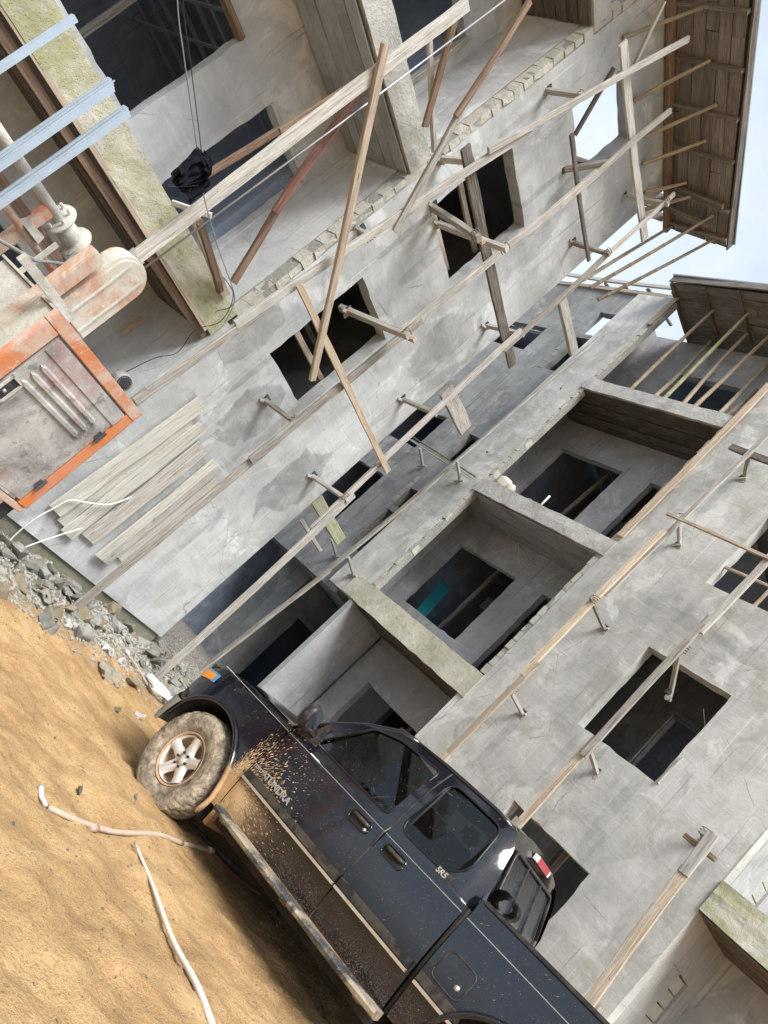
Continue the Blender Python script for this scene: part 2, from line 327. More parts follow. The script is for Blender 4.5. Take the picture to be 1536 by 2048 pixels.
# ------------------------------------------------------------------ measured timber positions (local to each building)
L_MEMBERS=[
  ('pole','P0',(-1.63, -0.75, 2.81),(-1.64, -0.75, 6.94),0.15,0.04,'wood_pale'),
  ('pole','PA1',(-0.4, -0.62, 2.04),(-0.28, -0.62, 3.62),0.11,0.04,'wood_grey'),
  ('pole','PA2',(-0.36, -0.62, 3.31),(0.13, -0.62, 7.63),0.11,0.05,'wood_pale'),
  ('pole','PA3',(-0.06, -0.66, 6.92),(0.5, -0.75, 10.38),0.09,0.04,'wood_pale'),
  ('pole','P1a',(1.21, -0.62, 0.06),(1.29, -0.6, 3.05),0.13,0.04,'wood_grey'),
  ('pole','P1b',(1.23, -0.64, 2.62),(1.3, -0.64, 5.41),0.13,0.05,'wood_grey'),
  ('pole','P1c',(1.27, -0.6, 5.09),(1.41, -0.6, 8.74),0.12,0.05,'wood_pale'),
  ('pole','P1d',(1.42, -0.6, 8.7),(1.32, -0.7, 10.12),0.1,0.04,'wood_pale'),
  ('pole','P2a',(2.76, -0.9, -0.03),(2.92, -0.7, 3.51),0.13,0.05,'wood_pale'),
  ('pole','P2b',(2.93, -0.66, 2.77),(2.8, -0.62, 6.95),0.11,0.05,'wood_pale'),
  ('pole','P2c',(2.89, -0.6, 6.58),(2.82, -0.62, 8.84),0.11,0.04,'wood_grey'),
  ('pole','P2d',(2.85, -0.6, 8.86),(2.77, -0.65, 10.31),0.09,0.04,'wood_pale'),
  ('brace','B1',(-1.86, -0.84, 5.83),(0.84, -0.7, 3.74),0.1,0.05,'wood_tan'),
  ('brace','B2a',(-1.25, -0.72, 7.78),(-0.71, -0.7, 6.55),0.08,0.05,'wood_brown'),
  ('brace','B2b',(-0.69, -0.66, 6.64),(-0.03, -0.66, 5.42),0.09,0.05,'wood_grey'),
  ('brace','B3a',(-1.54, -0.55, 5.79),(-0.97, -0.45, 4.3),0.1,0.05,'wood_red'),
  ('brace','B3b',(-1.1, -0.43, 4.65),(-0.54, -0.3, 3.62),0.09,0.05,'wood_brown'),
  ('brace','B4',(-1.5, -0.5, 6.98),(-0.57, -0.3, 6.41),0.1,0.04,'wood_brown'),
  ('brace','B5',(-1.47, -0.4, 6.68),(-0.15, -0.15, 6.56),0.07,0.05,'wood_pale'),
  ('plank','K1',(-0.31, -0.7, 4.11),(3.07, -0.7, 4.11),0.1,0.03,'wood_new'),
  ('plank','K2',(-0.23, -0.55, 6.7),(3.36, -0.55, 6.72),0.18,0.04,'wood_dark'),
  ('plank','K3',(0.04, -0.56, 9.36),(3.23, -0.56, 9.74),0.16,0.04,'wood_pale'),
  ('plank','K4',(0.69, -0.5, 8.42),(2.79, -0.5, 8.55),0.07,0.04,'wood_dark'),
  ('brace','K5',(-0.16, -0.7, 9.97),(0.39, -0.6, 9.51),0.06,0.04,'wood_grey'),
  ('brace','K6',(0.26, -0.55, 9.2),(0.82, -0.4, 8.59),0.06,0.05,'wood_dark'),
  ('brace','K9',(-1.53, -0.5, 5.8),(-1.64, -0.55, 4.65),0.09,0.04,'wood_brown'),
  ('brace','K10',(-1.39, -0.5, 3.56),(-0.43, -0.1, 3.5),0.09,0.05,'wood_brown'),
  ('brace','K11',(-1.43, -0.35, 3.59),(-0.31, -0.05, 3.54),0.12,0.04,'wood_tan'),
  ('brace','K12',(-1.56, -0.35, 4.75),(-1.61, -0.3, 3.9),0.07,0.05,'wood_brown'),
  ('cross','X1',(-1.72, -0.55, 3.41),(-1.54, -0.8, 3.6),0.06,0.06,'wood_pale'),
  ('plank','C1',(3.35, 0.05, 3.2),(4.5, 0.05, 3.17),0.22,0.07,'wood_green'),
  ('plank','C2',(3.45, 0.05, 5.83),(4.58, 0.05, 5.96),0.3,0.07,'wood_pale'),
  ('plank','C3',(3.72, 0.05, 8.44),(5.05, 0.05, 8.56),0.22,0.08,'wood_pale'),
  ('plank','C4',(3.44, -0.0, 2.83),(4.28, -0.0, 2.8),0.07,0.05,'wood_pale'),
  ('rod','ROD',(-1.48, -0.7, 2.85),(-1.41, -0.7, 7.46),0.02,0.02,'steel'),
]
L_PUTLOGS=[
  (1.24,3.30,0.59,3.33,0.07),
  (2.91,5.05,0.58,5.17,0.07),
  (2.87,3.31,0.69,3.38,0.07),
  (2.92,6.79,0.53,6.99,0.07),
  (0.99,4.80,0.96,4.95,0.09),
  (0.31,8.57,0.49,8.62,0.07),
  (1.55,8.67,0.44,9.14,0.08),
  (2.79,8.74,0.62,8.80,0.07),
  (2.78,9.93,0.65,10.10,0.07),
  (0.11,6.71,0.37,6.84,0.08),
  (0.84,6.45,1.11,6.51,0.08),
  (0.16,5.37,0.21,5.33,0.06),
  (0.57,6.44,0.89,6.30,0.09),
]
R_MEMBERS=[
  ('pole','R1a',(5.44, -0.62, 1.99),(5.45, -0.62, 3.85),0.12,0.04,'wood_tan'),
  ('pole','R1b',(5.41, -0.62, 3.58),(5.38, -0.58, 6.6),0.12,0.04,'wood_new'),
  ('pole','R2a',(6.86, -0.56, 2.06),(6.83, -0.55, 3.54),0.12,0.04,'wood_tan'),
  ('pole','R2b',(6.89, -0.6, 3.23),(6.84, -0.55, 5.73),0.11,0.04,'wood_grey'),
  ('pole','R2c',(6.88, -0.55, 5.46),(6.89, -0.55, 6.95),0.12,0.05,'wood_pale'),
  ('pole','R3a',(8.78, -0.7, 1.27),(8.61, -0.6, 3.01),0.14,0.04,'wood_tan'),
  ('pole','R3b',(8.63, -0.62, 2.92),(8.59, -0.6, 3.47),0.14,0.05,'wood_pale'),
  ('pole','R4',(5.38, -0.5, 5.29),(5.46, -0.5, 8.98),0.09,0.04,'wood_pale'),
  ('batten','RB',(4.44, -0.05, 6.5),(4.43, -0.05, 10.38),0.16,0.03,'wood_new'),
  ('pole','P3a',(0.22, -0.65, -0.29),(0.46, -0.5, 2.95),0.12,0.05,'wood_grey'),
  ('pole','P3b',(0.18, -0.35, 2.76),(0.4, -0.32, 6.19),0.12,0.05,'wood_grey'),
  ('pole','P3c',(0.34, -0.3, 5.88),(0.58, -0.3, 10.64),0.08,0.04,'wood_pale'),
  ('rail','RR1',(5.22, -0.6, 6.89),(6.93, -0.6, 6.85),0.06,0.04,'wood_tan'),
  ('rail','RR2',(4.96, -0.3, 8.66),(5.72, -0.3, 8.61),0.14,0.05,'wood_dark'),
  ('rail','RC',(8.34, -0.5, 3.28),(8.73, -0.5, 3.28),0.07,0.05,'wood_brown'),
  ('batten','WB1',(6.11, 0.08, 6.84),(6.85, 0.08, 6.85),0.05,0.04,'wood_tan'),
  ('batten','WB2',(6.85, 0.05, 6.43),(6.86, 0.05, 6.84),0.05,0.04,'wood_tan'),
  ('rail','RS',(7.51, -0.02, 3.67),(7.53, -0.02, 4.11),0.03,0.04,'wood_pale'),
]
R_PUTLOGS=[
  (5.42,5.01,0.66,5.06,0.06),
  (5.32,6.80,0.43,7.00,0.06),
  (6.82,4.68,0.45,5.18,0.06),
  (6.83,3.27,0.50,3.38,0.06),
  (5.42,3.25,0.55,3.31,0.06),
  (5.32,8.35,0.32,8.61,0.06),
  (8.34,3.41,0.16,3.49,0.07),
]
L_BAMBOO=[
  ((0.4, -0.03, 10.0),(0.45,-0.52,10.98)),
  ((1.37, -0.03, 10.19),(1.11,-0.68,10.98)),
  ((2.06, -0.03, 10.42),(1.70,-0.83,10.98)),
  ((2.48, -0.03, 10.37),(2.29,-0.69,10.98)),
  ((3.33, -0.03, 10.41),(3.23,-0.63,10.98)),
  ((3.01, -0.03, 10.41),(3.10,-0.38,10.98)),
  ((3.47, -0.15, 8.75),(4.02,-0.13,10.98)),
  ((3.74, -0.15, 8.89),(3.52,-0.91,10.98)),
  ((4.12, -0.15, 9.04),(3.98,-0.95,10.98)),
]
R_BAMBOO=[
  ((1.96, 0.1, 9.63),(1.86,0.19,12.25)),
  ((2.56, 0.1, 9.66),(1.58,1.04,12.25)),
  ((2.77, 0.1, 9.63),(2.66,0.14,12.25)),
  ((3.22, 0.1, 9.57),(2.57,0.62,12.25)),
  ((3.45, 0.1, 9.59),(3.11,0.53,12.25)),
  ((3.98, 0.1, 9.64),(2.99,1.21,12.25)),
  ((4.15, 0.1, 9.65),(2.90,1.71,12.25)),
]

# ------------------------------------------------------------------ materials
L_PATCH = [(.78, 3.35, .05, .45, .5), (1.7, 3.3, .07, .6, .45), (1.2, 6.1, .10, .5, .4), (.65, 6.0, .05, .7, .5), (1.55, 8.2, .06, .6, .5), (.4, 8.2, .05, .5, .45), (2.9, 4.7, .08, .5, .35), (1.27, 3.05, .34, .55, .75), (2.72, 3.0, .42, .62, .75), (2.75, 6.0, .55, .75, .55), (.35, 3.6, .22, .5, .6), (1.9, 9.2, .22, 1.0, .5), (2.2, 7.6, .3, .8, .35), (.2, 6.2, .25, .5, .45)]
R_PATCH = [(6.3, 3.2, .06, .55, 0.31), (7.3, 3.1, .08, .7, 0.28), (6.7, 3.4, .04, .35, 0.25), (5.42, 4.6, .07, .55, 0.25), (5.42, 2.8, .08, .6, 0.28), (6.2, 6.1, .06, .5, 0.28), (7.45, 1.9, .05, .9, 0.25), (5.2, 7.6, .06, 1.0, 0.22), (.5, 5.4, .3, .6, 0.28), (.35, 8.2, .2, .9, 0.25), (.7, 10.6, .2, .8, 0.25), (6.85, 3.05, .35, .45, 0.22), (7.0, 5.75, 1.5, .14, 0.37), (4.75, 5.9, .2, .7, 0.22), (8.4, 2.5, .22, 1.0, 0.28), (7.9, 1.3, .5, .35, 0.22)]
M = {}
M['plaster_l'] = plaster('plaster_left', (.31, .33, .335), (.51, .53, .535), L_PATCH, .25, seed=1.3)
M['plaster_r'] = plaster('plaster_right', (.31, .315, .30), (.52, .525, .50), R_PATCH, .35, .42, seed=6.1)
M['plaster_in'] = plaster('plaster_recess', (.33, .34, .35), (.50, .51, .515), (), .04, seed=11.0)
M['plaster_mid'] = plaster('plaster_recess_right', (.25, .26, .27), (.39, .40, .41), (), .03, seed=14.0)  # shade of the porch and right recess put into a darker plaster colour
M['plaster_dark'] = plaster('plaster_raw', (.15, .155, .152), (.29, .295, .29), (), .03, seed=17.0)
M['interior'] = plaster('plaster_interior', (.14, .175, .235), (.24, .285, .36), (), 0, seed=21.0)  # bluish haze of the dark rooms tinted into the wall colour
M['white_wall'] = plaster('plaster_white', (.28, .285, .28), (.40, .405, .40), (), .1, seed=3.0)
M['slab_green'] = concrete('concrete_slab_mossy', (.34, .335, .29), (.54, .53, .46), .62)
M['slab_green2'] = concrete('concrete_slab_yellowed', (.38, .37, .31), (.58, .57, .49), .32, 12)
M['slab'] = concrete('concrete_slab', (.30, .30, .29), (.50, .50, .48), .12, 14, .9)
M['plinth'] = concrete('concrete_plinth', (.16, .16, .13), (.27, .265, .22), .35, 8, .9, (.17, .17, .06))
M['block'] = concrete('hollow_block', (.40, .395, .355), (.52, .515, .47), .12, 22, .8)
M['mortar'] = concrete('mortar_joint', (.24, .24, .23), (.36, .36, .34), .1, 25, 1.0)
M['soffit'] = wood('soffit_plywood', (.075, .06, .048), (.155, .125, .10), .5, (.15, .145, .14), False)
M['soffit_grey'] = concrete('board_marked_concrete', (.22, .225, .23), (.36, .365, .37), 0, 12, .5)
M['soffit_roof'] = wood('roof_soffit_board', (.16, .14, .125), (.28, .25, .225), .45, (.10, .09, .085), True)
M['wood_pale'] = wood('timber_pale_weathered', (.33, .315, .285), (.53, .51, .47), .5, (.47, .465, .44))
M['wood_grey'] = wood('timber_grey', (.22, .205, .18), (.40, .38, .34), .5, (.38, .375, .35))
M['wood_tan'] = wood('timber_tan', (.36, .29, .215), (.53, .45, .36), .35, (.44, .41, .36))
M['wood_cement'] = wood('timber_cement_coated', (.40, .39, .345), (.56, .55, .50), .7, (.50, .495, .46))
M['wood_new'] = wood('timber_new', (.45, .36, .255), (.62, .53, .41), .2, (.50, .46, .40))
M['wood_brown'] = wood('timber_brown', (.165, .11, .078), (.29, .205, .15), .2, (.25, .2, .17))
M['wood_red'] = wood('timber_red_brown', (.12, .06, .048), (.23, .125, .10), .25, (.28, .22, .2))
M['wood_dark'] = wood('timber_dark', (.095, .082, .07), (.20, .18, .155), .35, (.24, .23, .21))
M['wood_green'] = wood('timber_mossy', (.27, .28, .19), (.44, .45, .33), .4, (.36, .37, .28))
M['bamboo'] = wood('bamboo_dry', (.30, .25, .18), (.47, .41, .31), .25, (.3, .27, .22), False)
M['bamboo_green'] = wood('bamboo_greenish', (.32, .33, .18), (.48, .48, .30), .2, (.36, .33, .24), False)
M['steel'] = paint('steel_grey', (.42, .43, .44), .45, .7, .3)
M['zinc'] = paint('galvanised_steel', (.46, .55, .63), .35, .5, .25, scale=5)
M['chunk'] = concrete('rubble_concrete', (.22, .22, .20), (.42, .42, .39), .05, 16, 1.0)
M['chunk2'] = concrete('rubble_block', (.14, .14, .125), (.29, .29, .265), .15, 12, 1.0)
M['white_scrap'] = paint('white_plastic_scrap', (.74, .75, .74), .6, 0, .12, .25, (.5, .47, .4))
M['sack'] = paint('woven_sack', (.52, .49, .41), .85, 0, .25, .3, (.36, .33, .27), 9, .5)
M['black_rubber'] = paint('black_rubber', (.02, .02, .021), .6, 0, .3)
M['cloth'] = paint('dark_denim', (.022, .024, .034), .95, 0, .35, scale=10, bump=.5, spec=.1)
M['pvc'] = paint('pvc_white', (.70, .66, .60), .5, 0, .1, .35, (.52, .42, .28), 7)
M['hose_dull'] = paint('hose_dull', (.46, .37, .29), .7, 0, .25, .4, (.40, .30, .19), 8)
M['pipe_pink'] = paint('pipe_pinkish', (.42, .28, .21), .6, 0, .2, .4, (.58, .47, .35), 8)
M['rope'] = paint('lashing_rope', (.20, .17, .13), .95, 0, .3, scale=20)
M['pipe_red'] = paint('pipe_red', (.22, .055, .045), .5, 0, .2, .25, (.35, .25, .17), 8)
M['orange'] = paint('orange_machine_paint', (.55, .20, .085), .7, 0, .2, .8, (.50, .42, .36), 4, .3)
M['orange_splashed'] = paint('orange_under_cement', (.46, .27, .18), .85, 0, .2, .95, (.50, .48, .42), 2.6, .7)
M['orange_clean'] = paint('orange_frame_paint', (.60, .20, .075), .6, 0, .15, .35, (.46, .30, .22), 5, .2)
M['machine_grey'] = paint('machine_cement_splashed', (.44, .43, .38), .85, 0, .3, .6, (.54, .53, .48), 6, .8)
M['machine_dark'] = paint('machine_dark', (.035, .035, .04), .6, 0, .3, .2, (.2, .2, .19))
M['blue_sheet'] = paint('blue_sheet', (.04, .45, .55), .45, 0, .15)

def door_mat():
    k = MT('cabinet_door_metal'); a = k.noise(2.6, 6, .65, None, .6); b = k.noise(9, 6, .7); c = k.noise(1.6, 5, .6, k.map(loc=(4, 2, 7)), .5)
    col = k.ramp(a, [(.32, (.17, .16, .155)), (.5, (.33, .325, .31)), (.66, (.46, .455, .43))])
    col = k.mix(k.rng(b, .54, .64, 0, .6), col, (.12, .115, .11))
    col = k.mix(k.rng(k.noise(40, 3, .6), .6, .68, 0, .6), col, (.50, .49, .45))
    col = k.mix(k.math('MULTIPLY', k.rng(c, .55, .68, 0, .5), k.rng(b, .35, .55, 0, 1)), col, (.42, .20, .19))
    return k.fin(col, .88, 0, k.bump(b, .5, .012), .2)
M['cab_door'] = door_mat()

def sand_mat():
    k = MT('sand'); v = k.co()
    big = k.noise(.55, 5, .6, v, .3); mid = k.noise(3.2, 6, .65, v, .4); fine = k.noise(60, 3, .6, v); gr = k.noise(170, 2, .6, v); lump = k.noise(18, 5, .65, v, .3)
    col = k.ramp(k.math('ADD', k.math('MULTIPLY', big, .5), k.math('MULTIPLY', mid, .5)), [(.34, (.255, .152, .068)), (.47, (.395, .248, .115)), (.60, (.52, .355, .178))])
    col = k.mix(k.rng(lump, .55, .72, 0, .35), col, (.27, .175, .09))
    col = k.mix(k.rng(fine, .54, .64, 0, .4), col, (.17, .105, .055))
    col = k.mix(k.rng(k.noise(95, 2, .6, k.map(loc=(3, 1, 0))), .58, .67, 0, .38), col, (.13, .085, .05))
    col = k.mix(k.rng(gr, .58, .70, 0, .45), col, (.72, .58, .38))
    p = k.sep()
    # grey cement dust and crushed rubble along the left facade and in the passage: distance from that wall line
    d = k.math('SUBTRACT', k.math('MULTIPLY', k.math('ADD', p[0], 2.739), .8105), k.math('MULTIPLY', k.math('SUBTRACT', p[1], 8.252), .5857))
    d = k.math('ADD', d, k.math('MULTIPLY', k.math('SUBTRACT', k.noise(2.4, 6, .7, v), .5), 1.6))
    grey = k.mix(k.rng(lump, .4, .6), (.15, .14, .12), (.40, .39, .35))
    col = k.mix(k.rng(d, .75, 1.35, .95, 0), col, grey)
    h = k.math('ADD', k.math('MULTIPLY', lump, .8), k.math('ADD', k.math('MULTIPLY', fine, .45), k.math('MULTIPLY', gr, .25)))
    return k.fin(col, .95, normal=k.bump(h, .8, .03), spec=.15)
M['sand'] = sand_mat()

# ------------------------------------------------------------------ ground
LP = (-2.739, 8.252); LA = R(90 - 35.85); RP = (.249, 15.109); RA = R(36.56 - 90)
L_DX = (math.cos(LA), math.sin(LA)); R_DX = (math.cos(RA), math.sin(RA))
def lw(x, y, z): return Vector((LP[0] + x * L_DX[0] - y * L_DX[1], LP[1] + x * L_DX[1] + y * L_DX[0], z))
def rw(x, y, z): return Vector((RP[0] + x * R_DX[0] - y * R_DX[1], RP[1] + x * R_DX[1] + y * R_DX[0], z))
def sm(a, b, x):
    t = min(1, max(0, (x - a) / (b - a))); return t * t * (3 - 2 * t)
def gz(x, y):
    u = ((x - .46) * .725 + (y - 6.6) * -.685) / 3.26
    z = -.06 + .24 * max(-.25, min(1.2, u))
    d = (x + 2.739) * .8105 - (y - 8.252) * .5857
    a = (x + 2.739) * .5857 + (y - 8.252) * .8105
    z += .26 * (1 - sm(.1, 1.7, d)) * (1 - .75 * sm(3.3, 5.0, a))
    return z
def gz_full(x, y):
    z = gz(x, y); near = 1 - sm(9, 14, math.hypot(x, y - 5))
    if near > 0:
        p = Vector((x, y, 0))
        z += near * (.06 * mnoise.noise(p * .9) + .045 * mnoise.noise(p * 2.7 + Vector((3, 1, 0))) + .018 * mnoise.noise(p * 6.5) + .010 * mnoise.noise(p * 15) + .005 * mnoise.noise(p * 31))
        # wheel rut and scuffs running along the truck's side
        t = (x - .46) * .685 + (y - 6.6) * .725
        z -= near * .05 * math.exp(-((t + 1.15) / .22) ** 2) * (.6 + .4 * mnoise.noise(p * 1.7))
        d = (x + 2.739) * .8105 - (y - 8.252) * .5857
        rb = 1 - sm(.6, 1.5, d); z += near * rb * (.05 * mnoise.noise(p * 5.5) + .025 * mnoise.noise(p * 13))
        # sand pushed up round the front tyre
        z += near * .03 * math.exp(-(((x - .42) / .5) ** 2 + ((y - 6.5) / .3) ** 2))
    return z
def lin(a, b, st): n = int(round((b - a) / st)); return [a + (b - a) * i / n for i in range(n)]
gx = lin(-400, -20, 95) + lin(-20, -5, 1.5) + lin(-5, -2.8, .12) + lin(-2.8, 4.4, .035) + lin(4.4, 9, .4) + lin(9, 30, 3) + lin(30, 400, 92) + [400]
gy = lin(-400, -20, 95) + lin(-20, 1.6, 1.5) + lin(1.6, 2.6, .12) + lin(2.6, 10.4, .035) + lin(10.4, 14, .15) + lin(14, 24, 2) + lin(24, 600, 144) + [600]
verts = [(x, y, gz_full(x, y)) for y in gy for x in gx]; nx = len(gx)
faces = [(j * nx + i, j * nx + i + 1, (j + 1) * nx + i + 1, (j + 1) * nx + i) for j in range(len(gy) - 1) for i in range(nx - 1)]
me = bpy.data.meshes.new('ground'); me.from_pydata(verts, [], faces); me.update()
tag(link('ground', me, M['sand'], None, True), kind='structure')

# ------------------------------------------------------------------ left building (local x right along the front, y inwards, z up)
LB = thing('apartment_building', 'unfinished grey plastered building on the left, scaffold poles up its front', 'building', (LP[0], LP[1], 0), LA)
F1, F2, F3, EAVE_L = 3.18, 6.26, 9.5, 11.0
wall('wall', .11, 3.3, .3, EAVE_L, 0, .2, [(.73, 1.79, 3.67, 5.18), (.58, 1.88, 6.4, 7.86), (.80, 1.90, 9.0, 10.1)], M['plaster_l'], LB)
box('wall', 0, .108, .004, .2, .3, 3.42, M['plaster_l'], LB)
box('plinth', -6, 3.27, .035, .3, -.4, .297, M['plinth'], LB, .008)
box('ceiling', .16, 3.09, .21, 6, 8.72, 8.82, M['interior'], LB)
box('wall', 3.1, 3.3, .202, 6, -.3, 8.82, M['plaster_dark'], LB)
# rough bare blocks where the plaster stops at the recess
def block_column(parent, x0, x1, y0, y1, z0, z1, h=.185, jt=.013):
    z = z0; i = 0
    box('mortar_bed', x0 + .008, x1 - .004, y0 + .010, y1, z0, z1, M['mortar'], parent)
    while z + .06 < z1:
        hh = min(h * random.uniform(.93, 1.07), z1 - z - .005)
        bm = bmesh.new(); d = random.uniform(-.010, .007)
        add_box(bm, x0 + random.uniform(-.006, .012), x1 + random.uniform(-.03, .002), y0 + d + .004, y1 - .03, z + jt * random.uniform(.1, .8), z + hh - jt * random.uniform(.1, .8), .007)
        bmesh.ops.subdivide_edges(bm, edges=bm.edges[:], cuts=1, use_grid_fill=True)
        for v in bm.verts: v.co += Vector((random.uniform(-1, 1), random.uniform(-1, 1), random.uniform(-1, 1))) * .0035
        bm_obj('block', bm, M['block'], parent); z += hh; i += 1
block_column(LB, 0, .108, 0, .2, 3.56, EAVE_L)
box('wall', 0, .15, .202, 1.2, .3, EAVE_L, M['plaster_in'], LB)           # return wall of the recess
# floor slabs with their board-marked edges and soffit boards
for z0, z1, m, x1 in ((F1, 3.56, 'slab_green', -.003), (F2, 6.6, 'slab', -.003), (F3, 9.82, 'slab', -.003)):
    bm = bmesh.new(); n = 22; rings = []
    for i in range(n + 1):
        x = -6 + (x1 + 6) * i / n; jj = lambda: random.uniform(-.008, .008)
        rings.append([bm.verts.new(p) for p in ((x, -.012 + jj(), z0 + jj()), (x, -.012 + jj(), (z0 + z1) / 2 + jj()), (x, -.008 + jj(), z1 + jj()), (x, .32, z1), (x, .32, z0))])
    for i in range(n):
        for q in range(5): bm.faces.new((rings[i][q], rings[i][(q + 1) % 5], rings[i + 1][(q + 1) % 5], rings[i + 1][q]))
    bm.faces.new(rings[0]); bm.faces.new(rings[-1][::-1])
    bm_obj('slab_edge', bm, M[m], LB)
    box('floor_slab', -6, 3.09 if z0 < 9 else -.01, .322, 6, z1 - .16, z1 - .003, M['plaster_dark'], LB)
for k in range(6):   # boards left under the floor slabs
    y = .03 + k * .19
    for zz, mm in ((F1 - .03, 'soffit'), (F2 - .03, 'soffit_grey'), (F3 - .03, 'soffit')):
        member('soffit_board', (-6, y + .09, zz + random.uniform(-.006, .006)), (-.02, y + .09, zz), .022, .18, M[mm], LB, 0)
member('form_strip', (-6, .03, F1 - .07), (-.03, .03, F1 - .07), .09, .035, M['wood_brown'], LB)
member('form_strip', (-6, -.035, F1 - .03), (-.1, -.03, F1 - .02), .05, .02, M['wood_tan'], LB)
# set-back wall of the recess
wall('wall', -6, .0, -.3, EAVE_L, 1.2, 1.36, [(-2.95, -1.77, 3.94, 5.49), (-1.05, -.03, 3.78, 5.47), (-1.7, -.18, 6.95, 8.45), (-4.4, -2.6, 6.8, 8.3), (-2.1, -.83, -.1, 2.25)], M['plaster_in'], LB)
member('window_head', (-2.95, 1.22, 5.46), (-1.78, 1.22, 5.46), .06, .14, M['wood_brown'], LB)
member('window_head', (-1.05, 1.17, 5.49), (-.05, 1.17, 5.49), .05, .05, M['wood_pale'], LB)
member('window_jamb', (-.22, 1.17, 6.95), (-.22, 1.17, 8.45), .07, .05, M['wood_grey'], LB)
member('door_lining', (.02, 1.08, 2.02), (.02, 1.08, 3.02), .20, .04, M['wood_tan'], LB, side=Vector((1, 0, 0)))
# rooms behind the openings
for (x, y, z0, z1) in ((.9, 1.6, 3.4, 6.3), (1.5, 2.4, 3.4, 6.3), (1.1, 1.9, 6.5, 8.7), (1.8, 2.7, 6.5, 8.7), (-2.3, 2.2, 3.4, 6.3), (-.6, 2.4, 3.4, 6.3), (-.9, 2.0, 6.5, 9.5)):
    member('room_prop', (x, y, z0), (x + random.uniform(-.15, .15), y, z1), .08, .06, M['wood_grey'], LB)
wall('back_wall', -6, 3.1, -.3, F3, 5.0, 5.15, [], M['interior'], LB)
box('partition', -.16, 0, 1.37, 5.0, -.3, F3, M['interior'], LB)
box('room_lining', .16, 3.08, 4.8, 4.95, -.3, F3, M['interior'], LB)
for i in range(7):
    member('ceiling_joist', (-5.5 + i * .02, 1.75 + i * .45, 5.75), (-.3, 1.75 + i * .45, 5.75), .05, .06, M['steel'], LB, 0)
for i in range(5):
    member('ceiling_batten', (-3.4 + i * .5, 1.5, 5.65), (-3.4 + i * .5, 4.9, 5.65), .04, .03, M['steel'], LB, 0)
for (x0, x1, z, y) in ((.45, 2.0, 4.2, .35), (.4, 2.1, 7.25, .4), (.4, 2.1, 6.75, .5), (.6, 2.0, 4.55, .9)):
    member('brace_timber', (x0, y, z), (x1, y + .1, z + .05), .08, .05, M['wood_tan'] if z != 4.55 else M['wood_dark'], LB)
# eaves: boards, battens across, fascia, rafters
for k in range(6):
    y = .02 - k * .195; x = -4.0
    while x < 4.1:
        l = random.uniform(1.6, 2.6); x2 = min(x + l, 4.1 + random.uniform(-.05, .05))
        member('eaves_board', (x, y - .09, EAVE_L + .03 + random.uniform(-.006, .006)), (x2 - .01, y - .09, EAVE_L + .03), .022, .185, M['soffit_roof'], LB, 0); x = x2
for x in (-3.5, -2.7, -1.9, -1.1, -.3, .45, 1.15, 1.85, 2.5, 3.35, 3.95):
    member('eaves_batten', (x, .0, EAVE_L - .02), (x + random.uniform(-.05, .05), -1.17, EAVE_L - .015), .05, .075, M['soffit_roof'], LB)
member('eaves_plate', (-4, -.06, EAVE_L - .07), (4.1, -.06, EAVE_L - .07), .12, .09, M['wood_brown'], LB)
member('fascia', (-4, -1.185, EAVE_L + .07), (4.12, -1.175, EAVE_L + .07), .14, .03, M['wood_dark'], LB)
box('roof_sheet', -4, 4.12, -1.22, .05, EAVE_L + .15, EAVE_L + .17, M['steel'], LB, .01)
member('rafter_tail', (3.2, -.2, EAVE_L - .09), (3.25, -1.12, EAVE_L - .10), .11, .07, M['wood_dark'], LB)
member('rafter_tail', (3.55, .25, EAVE_L - .12), (3.65, -.9, EAVE_L - .12), .10, .06, M['soffit_roof'], LB)
member('gable_plate', (3.36, .1, EAVE_L - .05), (3.36, 2.4, EAVE_L - .05), .14, .08, M['wood_dark'], LB)
for k in range(4):
    member('gable_board', (3.38 + k * .19, .05, EAVE_L + .02), (3.38 + k * .19, 2.6, EAVE_L + .02), .02, .18, M['soffit_roof'], LB, 0)

# ------------------------------------------------------------------ right building (local x to the right, towards the camera; y inwards)
RB = thing('apartment_building', 'unfinished building on the right behind the truck, balconies stacked over an open porch', 'building', (RP[0], RP[1], 0), RA)
G1, G2, G3, EAVE_R = 2.88, 6.07, 9.22, 12.2
wall('wall', 4.43, 8.73, -.3, EAVE_R, 0, .2, [(6.14, 7.46, 3.65, 5.15), (6.25, 7.62, .6, 2.3), (6.1, 7.5, 6.44, 7.85), (6.1, 7.5, 9.4, 10.9)], M['plaster_r'], RB)
box('wall', 4.3, 4.427, .01, .2, -.3, 2.9, M['plaster_r'], RB)
block_column(RB, 4.31, 4.428, 0, .2, 3.36, 9.2)
wall('wall', 0, 1.0, G1, EAVE_R, 0, .15, [(.42, .47, 6.95, 6.99), (.55, .60, 9.02, 9.08)], M['plaster_r'], RB, j=.015)
block_column(RB, 1.0, 1.105, 0, .15, 3.36, 12.1)
box('wall', 0, .13, .152, .56, G1, EAVE_R, M['plaster_dark'], RB)
